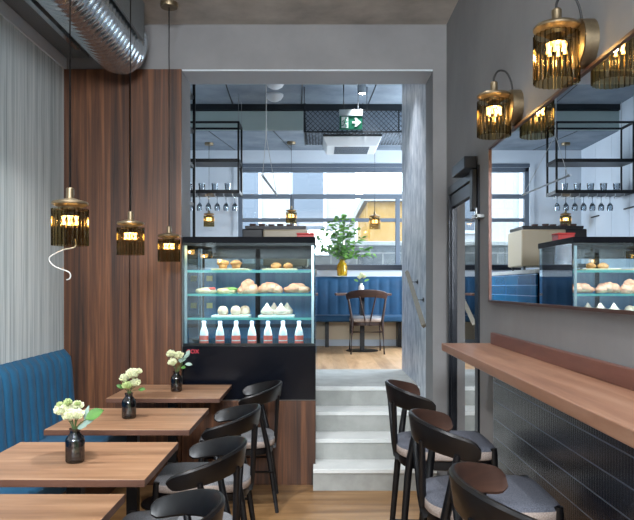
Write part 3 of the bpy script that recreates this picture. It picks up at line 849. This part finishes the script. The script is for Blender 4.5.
vase('dark glass vase on the middle cafe table, its cream flowers leaning right', (-1.009, 3.63, .75),
     [(.02,0,.22,.036,P), (-.02,0,.20,.032,P), (.035,0,.175,.032,P), (.05,0,.24,.022,P), (.0,-.02,.165,.03,G)],
     [(-.03,0,.16,-.8,-.2,.5,.04,.026,LF), (.05,0,.15,.8,-.2,.2,.04,.026,LF)], group=vg)
vase('dark glass vase on the farthest cafe table, in front of the black case base', (-.95, 4.56, .75),
     [(-.03,0,.235,.036,P), (.015,0,.225,.036,P), (-.02,-.01,.18,.036,P)],
     [(.04,0,.20,.5,0,.8,.045,.03,LG), (.05,0,.225,.8,0,.6,.045,.03,LG), (.06,0,.18,.9,0,.1,.045,.03,LG), (.035,-.01,.16,.5,-.4,.1,.04,.028,LF), (.03,0,.19,-.1,0,1,.05,.03,LG), (.07,0,.24,.4,0,.9,.04,.03,LG)], group=vg)
vase('small white vase with white flowers on the bistro table in the raised room', (.56, 8.8, UF+.75),
     [(-.02,0,.19,.04,P), (.03,0,.20,.035,P), (.0,0,.23,.03,P)], [(.04,0,.15,.8,0,.5,.07,.04,'leaf_bright'), (-.04,0,.15,-.8,0,.5,.06,.04,'leaf_bright')], .95, 'white_ceramic')

# big branches in yellow vase
pl = thing('branch_vase', 'yellow glass vase of tall leafy green branches on the bench ledge', 'vase', (.335, 9.45, 1.604))
b = nb(); lathe(b, [(0,0), (.065,0), (.07,.02), (.072,.13), (.06,.17), (.038,.19), (.036,.215), (.046,.225), (.042,.225), (.03,.2), (.055,.165), (.066,.13), (.064,.02), (0,.015)], seg=40); obj('vase_body', b, 'amber_glass', pl, smooth=50)
rnd = random.Random(11)
fol = nb(); fol2 = nb(); stm = nb()
tips = [(-.36,-.05,.52), (-.25,.0,.66), (-.15,-.05,.75), (-.05,.02,.82), (.05,-.05,.84), (.13,.0,.78), (.2,-.06,.66), (.28,0,.52), (.38,-.05,.38), (-.3,-.1,.4), (.12,-.12,.6), (-.1,-.1,.58), (.42,-.05,.30), (.02,-.15,.7)]
for k, tp in enumerate(tips):
    pts = spline([(0,0,.03), (tp[0]*.1, tp[1]*.1, .22), (tp[0]*.5, tp[1]*.5, .22+(tp[2]-.22)*.62), tp], 7)
    tube(stm, pts, .004, 5)
    for i in range(9, len(pts)):
        for q in range(2 if i % 2 else 1):
            th = rnd.uniform(0, 2*PI)
            d = Vector((math.cos(th), math.sin(th)*.6-.25, rnd.uniform(-.5,.6)))
            leaf_mesh(fol if rnd.random() < .6 else fol2, pts[i], d, rnd.uniform(.05,.09), rnd.uniform(.03,.05), up=(rnd.uniform(-.3,.3),-.7,.7))
obj('branches', stm, 'stem', pl, smooth=40)
obj('foliage', fol, 'leaf', pl, smooth='all'); obj('foliage', fol2, 'leaf_bright', pl, smooth='all')

# ------------------------------------------------------------------ pastry case
CX0, CX1, CY0, CY1 = -.995, -.018, 5.0, 5.80
case = thing('pastry_case', 'black refrigerated pastry case with glass front beside the steps', 'display case', (0,0,UF))
Z = lambda z: z-UF
b = nb(); bx(b, CX0, CX1, CY0, CY1, 0, Z(1.015)); obj('base', b, 'case_black', case, bevel=.004)
b = nb(); bx(b, CX0, CX1, CY0, CY1, Z(1.775), Z(1.82)); obj('top', b, 'case_top', case, bevel=.003)
b = nb(); bx(b, CX0+.002, CX1-.002, CY0+.004, CY0+.02, Z(1.015), Z(1.035)); obj('front_rail', b, 'black_metal', case)
b = nb(); bx(b, CX0+.002, CX1-.002, CY0+.004, CY0+.03, Z(1.755), Z(1.775)); obj('front_rail', b, 'black_metal', case)
b = nb()
for x in (CX0+.012, CX1-.030): bx(b, x, x+.018, CY0+.006, CY0+.022, Z(1.035), Z(1.755))
obj('front_post', b, 'steel', case)
b = nb()
for x in (CX0+.012, CX1-.030): bx(b, x, x+.018, CY1-.03, CY1-.002, Z(1.015), Z(1.775))
bx(b, -.53, -.49, CY1-.03, CY1-.006, Z(1.015), Z(1.775)); bx(b, CX0+.03, CX1-.03, CY1-.03, CY1-.006, Z(1.69), Z(1.775))
obj('back_frame', b, 'case_black', case)
b = nb(); bx(b, CX0+.03, -.53, CY1-.014, CY1-.008, Z(1.62), Z(1.69)); bx(b, -.49, CX1-.03, CY1-.014, CY1-.008, Z(1.62), Z(1.69)); obj('sliding_pane', b, 'clear_glass', case)
b = nb(); bx(b, CX0+.03, CX1-.03, CY1-.03, CY1-.008, Z(1.015), Z(1.60)); obj('back_panel', b, 'tile_blue_back', case)
b = nb(); bx(b, CX0+.005, CX1-.005, CY0+.001, CY0+.005, Z(1.02), Z(1.775)); obj('front_glass', b, 'case_glass', case)
for x in (CX0+.002, CX1-.008):
    b = nb(); bx(b, x, x+.006, CY0+.03, CY1-.03, Z(1.015), Z(1.775)); obj('side_glass', b, 'case_glass', case)
SHZ = [1.575, 1.40, 1.222]
for z in SHZ:
    b = nb(); bx(b, CX0+.02, CX1-.02, CY0+.06, CY1-.06, Z(z)-.009, Z(z)); s_ = obj('shelf', b, 'shelf_glass', case)
    b = nb(); bx(b, CX0+.02, CX1-.02, CY0+.054, CY0+.06, Z(z)-.017, Z(z)); obj('shelf_edge', b, mat('teal_glass_edge', (96,186,178), .3), s_)
    b = nb(); bx(b, CX0+.04, CX1-.04, CY0+.075, CY0+.088, Z(z)-.0165, Z(z)-.0095); obj('led_strip', b, 'led', s_)
b = nb(); bx(b, CX0+.04, CX1-.04, CY0+.04, CY0+.06, Z(1.765), Z(1.775)); obj('led_strip', b, 'led', case)
b = nb()
for z in SHZ:
    for x in (CX0+.021, CX1-.041): bx(b, x, x+.02, CY0+.06, CY0+.09, Z(z)-.022, Z(z)-.009)
obj('shelf_clip', b, 'black_metal', case)
for z in (1.50, 1.27):
    b = nb(); bx(b, CX0+.05, CX0+.1, CY1-.036, CY1-.030, Z(z), Z(z)+.045); obj('price_tag', b, 'yellow_sticker', case)
def case_light(z, w):
    d = bpy.data.lights.new('case_led', 'AREA'); d.shape = 'RECTANGLE'; d.size = .9; d.size_y = .03; d.energy = w; d.color = (.86,.95,1)
    o = bpy.data.objects.new('case_led', d); COL.objects.link(o); o.parent = case
    o.location = (-.505, CY0+.1, Z(z)); o.rotation_euler = (math.radians(24), 0, 0)
case_light(1.752, 3.0); case_light(1.553, 1.8); case_light(1.378, 1.8); case_light(1.20, 1.8)
# red lettering on the base
cu = bpy.data.curves.new('lettering', 'FONT'); cu.body = 'COX'; cu.size = .042; cu.extrude = .0015; cu.resolution_u = 3
tmp = bpy.data.objects.new('tmp_text', cu); COL.objects.link(tmp)
bpy.context.view_layer.update()
me = bpy.data.meshes.new_from_object(tmp.evaluated_get(bpy.context.evaluated_depsgraph_get()))
bpy.data.objects.remove(tmp); me.materials.append(M['red_text'])
lt = bpy.data.objects.new('lettering', me); COL.objects.link(lt); lt.parent = case
lt.location = (CX0+.027, CY0-.002, Z(.962)); lt.rotation_euler = (PI/2, 0, 0); lt['label'] = 'small red letters'

# bottles
bot = thing('milk_bottle', 'x', 'bottle', (0,0,0), 0, 'white milk bottles on the bottom of the case')
b = nb(); lathe(b, [(0,0), (.029,0), (.031,.006), (.031,.072), (.026,.1), (.015,.13), (.0125,.14), (.0125,.156), (0,.156)], seg=24); obj('bottle_body', b, 'milk', bot, smooth=40)
b = nb(); lathe(b, [(.0313,.004), (.0318,.004), (.0318,.029), (.0313,.029)], seg=24); lathe(b, [(.0313,.036), (.0318,.036), (.0318,.068), (.0313,.068)], seg=24); obj('paper_label', b, 'red_label', bot, smooth=40)
b = nb(); lathe(b, [(0,.156), (.0135,.156), (.0135,.168), (0,.168)], seg=20); obj('cap', b, 'white_plastic', bot, smooth=40)
bot.scale = (1.06,1.06,1.06)
bxs = [(204, 'leftmost'), (220, 'second from left'), (236, 'third from left'), (252, 'middle'), (268, 'third from right'), (283, 'second from right'), (299, 'rightmost')]
yb = CY0+.11
for i, (px, w_) in enumerate(bxs):
    l = f'{w_} of the seven white bottles with coral labels in the case bottom'
    if w_ == 'middle': l = 'middle one of the seven white bottles with coral labels in the case bottom'
    x = (px-318)*yb/680
    if i == 0: bot.location = (x, yb, 1.015); bot['label'] = l
    else: dup(bot, (x, yb, 1.015), label=l)

# food
def food(name, label, cat, loc, build, m, group=None, rz=0):
    b = nb(); build(b); o = obj(name, b, m, None, loc, smooth='all'); o.rotation_euler = (0,0,rz)
    return tag(o, label, cat, group)
def fx_(px, y): return (px-318)*y/680
yf = CY0+.2
def board(label, px0, px1, z, m, y0=CY0+.1, y1=CY0+.36):
    b = nb(); ym = y0; x0, x1 = fx_(px0, ym), fx_(px1, ym); bx(b, x0, x1, y0, y1, z, z+.014)
    tag(obj('serving_board', b, m, bevel=.003), label, 'board', 'serving boards in the case')
board('pale board holding two muffins on the top shelf', 211, 249, SHZ[0], 'board')
board('pale board holding two small pastries on the top shelf, right side', 262, 297, SHZ[0], 'board')
board('white board of round cream buns on the third shelf', 211, 248, SHZ[2], 'white_board')
board('white board of pointed meringues on the third shelf', 258, 294, SHZ[2], 'white_board')
def muffin(b):
    lathe(b, [(0,0), (.028,0), (.036,.032), (0,.034)], seg=20); ellipsoid(b, (0,0,.042), (.046,.042,.024), 18, 10, .25, 4, 3)
gm = 'muffins on the top shelf'
food('muffin', 'left muffin on the top shelf of the case', 'muffin', (fx_(223,yf), yf, SHZ[0]+.014), muffin, 'bread_dark', gm)
food('muffin', 'right muffin on the top shelf of the case', 'muffin', (fx_(236,yf), yf, SHZ[0]+.014), muffin, 'bread_dark', gm, 1)
def smallp(b): ellipsoid(b, (0,0,.019), (.040,.036,.026), 18, 10, .3, 4, 8)
food('pastry', 'left small golden pastry on the right board of the top shelf', 'pastry', (fx_(276,yf), yf, SHZ[0]+.014), smallp, 'bread_dark', 'small golden pastries')
food('pastry', 'right small golden pastry on the right board of the top shelf', 'pastry', (fx_(288,yf), yf, SHZ[0]+.014), smallp, 'bread_dark', 'small golden pastries', 2)
# flatbreads
y2 = CY0+.22
def flat(b):
    ellipsoid(b, (0,0,.018), (.082,.06,.028), 24, 10, .2, 4, 2)
fb = food('flatbread', 'filled flatbread at the left of the second shelf, tomato showing', 'sandwich', (fx_(206,y2), y2, SHZ[1]), flat, 'flat_bread', 'filled flatbreads')
b = nb(); ellipsoid(b, (.05,-.02,.036), (.03,.03,.012), 14, 8, .3, 5, 4); obj('tomato_slice', b, 'tomato', fb, smooth='all')
fb = food('flatbread', 'filled flatbread with green salad on the second shelf', 'sandwich', (fx_(227,y2), y2+.01, SHZ[1]), flat, 'flat_bread', 'filled flatbreads', .3)
b = nb(); ellipsoid(b, (.03,-.03,.034), (.045,.03,.014), 18, 8, .5, 6, 6); obj('salad_leaf', b, 'lettuce', fb, smooth='all')
def tall(b):
    ellipsoid(b, (-.02,0,.04), (.045,.055,.055), 22, 14, .2, 3, 1); ellipsoid(b, (.03,-.01,.03), (.05,.05,.043), 22, 14, .2, 3, 5); ellipsoid(b, (.0,-.0,.07), (.045,.045,.042), 20, 12, .2, 3, 9)
    ellipsoid(b, (-.055,-.015,.02), (.03,.04,.028), 18, 10, .2, 3, 2)
food('bread_loaf', 'tall sugared pastry with a pointed top on the second shelf', 'pastry', (fx_(248.5,y2), y2, SHZ[1]), tall, 'bread', 'big sugared pastries')
def plait(b):
    for k in range(6):
        a = -1 + k*.4
        ellipsoid(b, (.055*a, (-1)**k*.012, .042-.014*a*a), (.046,.06,.047-.014*a*a), 20, 12, .15, 3, k)
food('bread_loaf', 'knotted sugared loaf, left of the right pair on the second shelf', 'bread', (fx_(270,y2), y2, SHZ[1]), plait, 'bread', 'big sugared pastries')
def loaf2(b):
    for k in range(4):
        a = -1 + k*.66
        ellipsoid(b, (.045*a, (-1)**k*.008, .04-.012*a*a), (.058,.06,.044-.014*a*a), 22, 12, .15, 3, k+20)
food('bread_loaf', 'smooth oval sugared loaf at the right end of the second shelf', 'bread', (fx_(297,y2), y2, SHZ[1]), loaf2, 'bread', 'big sugared pastries')
# third shelf
def bun(b): ellipsoid(b, (0,0,.030), (.041,.041,.041), 20, 12, .08, 2, 4)
def mer(b): ellipsoid(b, (0,0,.026), (.047,.047,.033), 20, 18, .1, 3, 5, tip=.034)
y3 = CY0+.16; zb = SHZ[2]+.014
for px, dy, l, m in ((223,0,'front left round cream bun on the third shelf','cream_ball'), (236,0,'front right round cream bun on the third shelf','cream_ball'),
                  (236,.13,'round bun behind the front right cream bun','cream_ball'), (245,.13,'rearmost right bun on the left white board','cream_ball')):
    food('cream_bun', l, 'bun', (fx_(px,y3+dy)*(1 if dy==0 else 1), y3+dy, zb), bun, m, 'round cream buns')
for px, dy, l in ((267,0,'front left pointed meringue on the third shelf'), (281,0,'front right pointed meringue on the third shelf'),
                  (274,.13,'pointed meringue behind between the front two'), (287,.13,'rear right pointed meringue on the right white board')):
    food('meringue', l, 'meringue', (fx_(px,y3+dy), y3+dy, zb), mer, 'meringue', 'pointed meringues')

# red box on top of the case
b = nb(); bx(b, -.165, -.035, 5.36, 5.5, 1.82, 1.865); bx(b, -.17, -.03, 5.355, 5.505, 1.865, 1.878)
tag(obj('cardboard_box', b, 'red', bevel=.004), 'small red box on top of the pastry case', 'box')

# ------------------------------------------------------------------ back bar counter and coffee machine
bc = thing('bar_counter', 'bar counter clad in blue tiles behind the pastry case', 'counter', (0,0,UF))
b = nb(); bx(b, -.78, -.04, 5.87, 7.50, 0, .95); obj('body', b, 'case_black', bc)
b = nb(); bx(b, -.04, -.02, 5.87, 7.50, 0, .95); obj('tile_front', b, 'tile_blue', bc)
b = nb(); bx(b, -.80, -.01, 5.86, 7.52, .95, .985); obj('worktop', b, 'concrete_step', bc, bevel=.003)
cm = thing('coffee_machine', 'cream coffee machine with cups on top behind the pastry case', 'coffee machine', (-.36, 6.78, UF+.985))
b = nb(); bx(b, -.17, .26, -.24, .24, .045, .40); obj('body', b, 'cream_steel', cm, bevel=.015)
b = nb(); bx(b, -.37, -.17, -.24, .24, .24, .405); obj('brew_head', b, 'black_metal', cm, bevel=.01)
b = nb(); bx(b, -.37, -.17, -.24, .24, .03, .07); obj('drip_tray', b, 'steel', cm, bevel=.005)
for x in (-.33, .22):
    for y in (-.2, .2):
        b = nb(); tube(b, [(x,y,0), (x,y,.045)], .02, 12); obj('foot', b, 'black_metal', cm, smooth=40)
b = nb(); bx(b, -.34, .24, -.22, .22, .40, .412); 
for x0, x1, y0, y1 in ((-.34,.24,-.225,-.215), (-.34,.24,.215,.225), (-.345,-.335,-.22,.22), (.235,.245,-.22,.22)): bx(b, x0, x1, y0, y1, .412, .435)
obj('cup_rail', b, 'black_metal', cm)
for y in (-.12, .12):
    b = nb(); lathe(b, [(0,.17), (.032,.17), (.035,.2), (.035,.24), (0,.24)], (-.27,y,0), 20); tube(b, [(-.30,y,.19), (-.46,y,.18)], .011, 8); obj('portafilter', b, 'steel', cm, smooth=40)
    b = nb(); tube(b, [(-.371,y,.33), (-.378,y,.33)], .028, 20); obj('gauge', b, 'white_plastic', cm, smooth=40)
cup = thing('coffee_cup', 'dark cup, first from left on the coffee machine', 'cup', (0,0,0), 0, 'dark cups on the coffee machine')
b = nb(); lathe(b, [(0,0), (.022,0), (.034,.05), (.031,.05), (.02,.006), (0,.006)], seg=20); obj('cup_body', b, 'choc', cup, smooth=40)
b = nb(); tube(b, spline([(.031,0,.04), (.05,0,.035), (.046,0,.015), (.027,0,.014)], 4), .004, 6); obj('handle', b, 'choc', cup, smooth=40)
cup.location = (-.64, 6.66, UF+.985+.412)
for k, x in enumerate((-.55, -.46, -.37, -.28)):
    dup(cup, (x, 6.66 + .05*(k % 2), UF+.985+.412), k*.7, ['dark cup, second from left on the coffee machine', 'middle dark cup on the coffee machine', 'dark cup, second from right on the coffee machine', 'rightmost dark cup on the coffee machine'][k])

# ------------------------------------------------------------------ hanging bar rack with glasses
rk = thing('bar_rack', 'black metal bar rack hanging from the ceiling, glasses on its lower shelf', 'shelf rack', (0,0,0))
RX0, RX1, RY0, RY1 = -1.845, -.93, 7.95, 8.27
q = .011
for x in (RX0+q, RX1):
    for y in (RY0, RY1):
        b = nb(); bx(b, x-q, x+q, y-q, y+q, 2.555, 3.385); obj('post', b, 'black_metal', rk)
        b = nb(); tube(b, [(x,y,3.385), (x,y,3.70)], .004, 6); obj('hanger_rod', b, 'steel', rk)
b = nb()
for y in (RY0, RY1): bx(b, RX0, RX1+q, y-q, y+q, 3.365, 3.387)
for x in (RX0+q, RX1): bx(b, x-q, x+q, RY0, RY1, 3.365, 3.387)
obj('top_frame', b, 'black_metal', rk)
for z in (2.93, 2.565):
    b = nb(); bx(b, RX0, RX1+q, RY0-q, RY1+q, z-.02, z+.02); s_ = obj('shelf', b, 'black_metal', rk)
b = nb()
for k in range(8):
    x = -1.735 + k*.105; bx(b, x-.004, x+.004, RY0+.02, RY1-.02, 2.515, 2.523); bx(b, x-.004, x+.004, RY0+.02, RY0+.03, 2.515, 2.545); bx(b, x-.004, x+.004, RY1-.03, RY1-.02, 2.515, 2.545)
obj('glass_rail', b, 'steel', rk)
tum = nb(); lathe(tum, [(0,0), (.034,0), (.042,.095), (.0395,.095), (.032,.008), (0,.008)], seg=24)
tum = obj('tumbler', tum, glass('tumbler_glass', (226,232,236), .08, edge=(110,122,132)), None, (-1.07, 8.08, 2.585), smooth=40)
tag(tum, 'rightmost glass tumbler on the bar rack shelf', 'glass', 'tumblers on the bar rack')
for x, l in ((-1.225, 'second tumbler from the right on the bar rack shelf'), (-1.38, 'third tumbler from the right on the bar rack shelf'), (-1.535, 'fourth tumbler from the right on the bar rack shelf'), (-1.69, 'fifth tumbler from the right on the bar rack shelf')):
    c = dup(tum, (x, 8.08, 2.585), label=l)
sw = nb(); lathe(sw, [(0,0), (.032,0), (.032,-.003), (.005,-.008), (.004,-.07), (.012,-.08), (.033,-.11), (.035,-.14), (.03,-.17), (.028,-.17), (.033,-.14), (.03,-.112), (0,-.085)], seg=20)
sw = obj('wine_glass', sw, M['clear_glass'] and glass('stem_glass', (230,236,240), .08, edge=(100,112,124)), None, (-.99, 8.1, 2.5285), smooth=40)
tag(sw, 'wine glass hanging first from the right below the bar rack', 'glass', 'wine glasses hanging under the bar rack')
for k, wd in enumerate(('second', 'third', 'fourth', 'fifth', 'sixth', 'seventh')):
    dup(sw, (-.99 - (k+1)*.105, 8.1, 2.5285), label=f'wine glass hanging {wd} from the right below the bar rack')

# tall shelf frame just behind the opening's left jamb
lr = thing('shelf_frame', 'black metal shelf frame partly hidden by the left jamb', 'shelf rack', (0,0,UF))
for x in (-1.185, -1.83):
    for y in (5.9, 6.5):
        b = nb(); bx(b, x-.012, x+.012, y-.012, y+.012, 0, 3.08); obj('post', b, 'black_metal', lr)
for z in (3.255, 2.93, 2.60, 2.235):
    b = nb(); bx(b, -1.83, -1.185, 5.9, 6.5, z-UF-.015, z-UF+.015); obj('shelf', b, 'black_metal', lr)

# white wall cupboards on upper left wall (seen in the mirror)
cb_ = thing('wall_cupboard', 'white full height cupboard along the left wall of the raised room', 'cupboard', (XUL, 6.6, UF))
for k in range(6):
    b = nb(); bx(b, 0.001, .022, k*.49+.003, k*.49+.487, 0.0, 2.74); d = obj('cupboard_door', b, 'white_wall', cb_)
    b = nb(); yk = k*.49 + (.43 if k % 2 == 0 else .06); bx(b, .022, .04, yk-.06, yk+.06, 1.76, 1.775); obj('door_handle', b, 'black_metal', d)

# ------------------------------------------------------------------ ceiling services, upper room
cage = thing('mesh_cage', 'expanded metal mesh cage hanging around the ceiling unit', 'mesh cage', (0,0,0))
GX0, GX1, GY0, GY1, GZ0, GZ1 = -.155, 1.3, 7.65, 8.34, 3.195, 3.44
def lattice(bm, u0, u1, v0, v1, fn, step=.055, r=.0042):
    H = v1-v0
    n = int((u1-u0+H)/step)+1
    for sgn in (1, -1):
        for k in range(-1, n+1):
            ua = u0 - H + k*step if sgn == 1 else u0 + k*step
            a, e = (ua, v0), (ua + sgn*H, v1)
            t0_, t1_ = 0.0, 1.0
            du = sgn*H
            lo, hi = sorted(((u0-ua)/du, (u1-ua)/du))
            t0_, t1_ = max(t0_, lo), min(t1_, hi)
            if t1_ - t0_ < .02: continue
            tube(bm, [fn(ua+du*t0_, v0+H*t0_), fn(ua+du*t1_, v0+H*t1_)], r, 4, caps=False)
b = nb(); lattice(b, GX0, GX1, GZ0, GZ1, lambda u, v: (u, GY0, v)); obj('mesh_front', b, 'dark_grey_metal', cage)
b = nb(); lattice(b, GY0, GY1, GZ0, GZ1, lambda u, v: (GX0, u, v)); obj('mesh_side', b, 'dark_grey_metal', cage)
b = nb(); lattice(b, GX0, GX1, GY0, GY1, lambda u, v: (u, v, GZ0), step=.07); obj('mesh_floor', b, 'dark_grey_metal', cage)
b = nb()
for z in (GZ0, GZ1):
    bx(b, GX0-.008, GX1, GY0-.008, GY0+.008, z-.008, z+.008); bx(b, GX0-.008, GX0+.008, GY0, GY1, z-.008, z+.008)
for y in (GY0, GY1): bx(b, GX0-.008, GX0+.008, y-.008, y+.008, GZ0, GZ1)
bx(b, .9, .916, GY0-.008, GY0+.008, GZ0, GZ1)
obj('frame', b, 'dark_grey_metal', cage)
b = nb()
for x in (GX0, .55, 1.2):
    for y in (GY0, GY1): tube(b, [(x,y,GZ1), (x,y,3.70)], .007, 6)
obj('hanger_rod', b, 'dark_grey_metal', cage)

ac = thing('air_conditioner', 'white ceiling air conditioner below the mesh cage', 'air conditioner', (.39, 8.0, 3.058))
b = nb()
v0 = [b.verts.new((x,y,0)) for x, y in ((-.29,-.26),(.29,-.26),(.29,.26),(-.29,.26))]
v1 = [b.verts.new((x,y,.10)) for x, y in ((-.335,-.3),(.335,-.3),(.335,.3),(-.335,.3))]
for k in range(4): b.faces.new((v0[k], v0[(k+1)%4], v1[(k+1)%4], v1[k]))
b.faces.new(v0[::-1]); b.faces.new(v1)
obj('housing', b, 'white_plastic', ac, bevel=.006)
b = nb(); bx(b, -.335, .335, -.3, .3, .1, .125); obj('collar', b, 'dark_grey_metal', ac)
b = nb()
for k in range(9):
    y = -.2+k*.048; bx(b, -.2, .2, y, y+.014, -.006, 0)
obj('grille', b, 'window_grey', ac)

# exit sign
es = thing('exit_sign', 'green running man exit sign with white arrow pointing right', 'sign', (.365, 7.55, 3.20))
b = nb(); bx(b, -.125, .125, -.02, .02, 0, .145); obj('sign_box', b, 'exit_green', es, bevel=.002)
b = nb(); bx(b, -.13, .13, -.025, .025, .145, .215); obj('housing', b, mat('grey_housing', (168,180,182), .5), es, bevel=.003)
b = nb(); tube(b, [(-.08,0,.215), (-.08,0,.50)], .008, 6); tube(b, [(.08,0,.215), (.08,0,.50)], .008, 6); obj('hanger_rod', b, 'dark_grey_metal', es)
def poly(bm, pts, y0, y1):
    a = [bm.verts.new((x, y0, z)) for x, z in pts]; c = [bm.verts.new((x, y1, z)) for x, z in pts]
    bm.faces.new(a); bm.faces.new(c[::-1])
    for k in range(len(pts)): bm.faces.new((a[k], c[k], c[(k+1)%len(pts)], a[(k+1)%len(pts)]))
b = nb(); poly(b, [(-.105,.01), (-.03,.01), (-.03,.135), (-.105,.135)], -.0225, -.02); obj('doorway_symbol', b, 'exit_white', es)
b = nb()
poly(b, [(.015,.062), (.055,.062), (.04,.025), (.06,.025), (.112,.073), (.06,.121), (.04,.121), (.055,.084), (.015,.084)], -.0225, -.02); obj('arrow', b, 'exit_white', es)
b = nb()
def limb(pts, w):
    tube(b, [(x, -.0232, z) for x, z in pts], w, 6, flat=1)
tube(b, [(-.055,-.0225,.118), (-.055,-.0245,.118)], .0105, 14)
limb([(-.06,.104), (-.07,.068)], .0095); limb([(-.06,.100), (-.085,.096), (-.094,.078)], .0045); limb([(-.058,.098), (-.045,.080), (-.034,.086)], .0045)
limb([(-.07,.068), (-.05,.05), (-.052,.02)], .0058); limb([(-.072,.066), (-.082,.042), (-.103,.034)], .0058)
obj('running_man', b, 'exit_green', es)

# ceiling spot, dome lamps
def spot(label, loc, ceil, watts=60, aim=None):
    t = thing('ceiling_spotlight', label, 'lamp', loc)
    b = nb(); lathe(b, [(.03,.004), (.035,0), (.042,0), (.042,ceil-loc[2]), (0,ceil-loc[2])], seg=28); obj('housing', b, 'steel', t, smooth=35)
    b = nb(); lathe(b, [(0,.003), (.031,.003), (.031,.006), (0,.006)], seg=24); obj('lens', b, 'spot_emit', t)
    d = bpy.data.lights.new('spot_beam', 'SPOT'); d.energy = watts; d.spot_size = math.radians(85); d.spot_blend = .7; d.shadow_soft_size = .018; d.color = (.95,.97,1)
    o = bpy.data.objects.new('spot_beam', d); COL.objects.link(o); o.parent = t; o.location = (0,0,-.01)
    if aim: o.rotation_euler = (Vector(aim)-Vector(loc)).to_track_quat('-Z','Y').to_euler()
    return t
spot('small white hot ceiling spotlight beyond the lintel', (.487, 7.5, 3.58), 3.70)
spot('added unseen spotlight behind the lintel over the landing', (.4, 5.9, 3.6), 3.70)  # added out of view to brighten the landing
for x, y, l in ((-1.6, 6.1, 'added unseen spotlight above the pastry case'), (1.5, 8.0, 'added unseen spotlight beyond the passage wall')):
    spot(l, (x, y, 3.6), 3.70)  # two more added lamps, out of view, brightening the raised room
for x, y, l in ((-1.02, 2.9, 'added unseen spotlight above the farther tables'), (-1.02, 1.3, 'added unseen spotlight above the nearer tables'), (.3, 3.1, 'added unseen spotlight above the bar stools'), (.3, 1.2, 'added unseen spotlight nearest the viewer')):
    spot(l, (x, y, 3.28), ZC, 120 if x < 0 else 26, (-.9, y+1.2, .75) if x < 0 else None)  # lamps added above the view to light tables and stools
b = nb(); lathe(b, [(0,-.062), (.045,-.055), (.08,-.035), (.1,-.005), (.105,0), (.105,.022), (0,.022)], seg=32)
dm = obj('dome_lamp', b, 'dome', None, (-.51, 7.95, 3.678), smooth=40); tag(dm, 'round white ceiling dome lamp, the farther one', 'lamp')
dm2 = dup(dm, (-.47, 7.45, 3.678), label='round white ceiling dome lamp just below the lintel edge')

# thin tube pendant over the bar
tp = thing('tube_lamp', 'slim white tube lamp hung on thin wires over the bar', 'lamp', (-.5, 7.1, 2.505))
b = nb(); tube(b, [(-.03,-.67,.005), (.03,.64,-.005)], .012, 12); obj('tube_body', b, 'white_plastic', tp, smooth=40)
b = nb(); tube(b, [(-.03,-.6,.01), (-.02,-.3,.45), (-.02,-.3,1.195)], .003, 6); tube(b, [(.03,.6,.0), (-.02,-.25,.45), (-.02,-.25,1.195)], .003, 6); obj('wire', b, 'white_cord', tp, smooth=40)

# handrail on the passage wall
hr = thing('handrail', 'short steel handrail slanting down the passage wall', 'handrail', (.845, 0, 0))
b = nb(); tube(b, [(-.07, 5.92, 1.58), (-.07, 4.98, 1.165)], .02, 4); obj('rail', b, mat('satin_steel', (150,146,134), .35, .8), hr, bevel=.002)
for y in (5.75, 5.42):
    z = 1.165 + (y-4.98)*.4415
    b = nb(); tube(b, [(-.07,y,z-.012), (-.001,y,z-.012)], .009, 10); tube(b, [(-.008,y,z-.012), (-.001,y,z-.012)], .022, 16); obj('bracket', b, 'dark_grey_metal', hr, smooth=40)

# ------------------------------------------------------------------ outside the far window
b = nb(); bx(b, -14, 14, 9.9, 30, .3, .42)
o = obj('street', b, 'street'); o['kind'] = 'structure'; o['label'] = 'street outside the far window'
b = nb(); bx(b, -6, 8, 11.0, 11.3, .42, 2.12); gw = tag(obj('garden_wall', b, 'stone'), 'grey stone wall outside the far window', 'wall')
b = nb(); bx(b, -6, 8, 10.96, 11.34, 2.12, 2.19); obj('coping', b, 'concrete_step', gw, bevel=.01)
bd = thing('building', 'pale grey building across the street', 'building', (0, 20, .42))
b = nb(); bx(b, -12, 1.1, 0, 4, 0, 9); obj('facade', b, 'render_wall', bd)
for x in (-9.5, -7, -4.6, -2.2, -.3):
    b = nb(); bx(b, x-.55, x+.55, -.08, 0, 2.6, 4.6); f = obj('window_frame', b, 'white_wall', bd)
    b = nb(); bx(b, x-.45, x+.45, -.1, -.08, 2.7, 4.5); obj('pane', b, 'window_grey', f)
b = nb(); bx(b, -12, 1.1, -.25, 0, 2.0, 2.2); obj('cornice', b, 'white_wall', bd)
by = thing('building', 'ochre yellow building seen at the right of the far window', 'building', (1.15, 15.7, .42))
b = nb(); bx(b, 0, 9, 0, 4, 0, 3.0); obj('facade', b, 'yellow_facade', by)
b = nb(); bx(b, -.1, 9.1, -.2, 4.1, 3.0, 3.2); obj('cornice', b, 'render_wall', by)
for x in (1.4, 3.6, 5.8):
    b = nb(); bx(b, x, x+.9, -.06, 0, .9, 2.3); obj('window_frame', b, 'white_wall', by)
car = thing('car', 'dark parked car beyond the stone wall', 'car', (1.2, 13.6, .42))
b = nb()
poly(b, [(-2.1,.35), (2.1,.35), (2.15,.9), (1.3,1.05), (1.15,1.1), (.55,1.78), (-1.2,1.85), (-2.0,1.15), (-2.15,.9)], -.85, .85); obj('body', b, 'car_dark', car, bevel=.06)
b = nb(); poly(b, [(-1.1,1.2), (.75,1.2), (.45,1.66), (-1.0,1.7)], -.87, -.845); obj('side_window', b, 'window_grey', car)
for x in (-1.35, 1.35):
    for y in (-.78, .78):
        b = nb(); tube(b, [(x,y-.09,.33), (x,y+.09,.33)], .33, 24); obj('wheel', b, 'tyre', car, smooth=40)
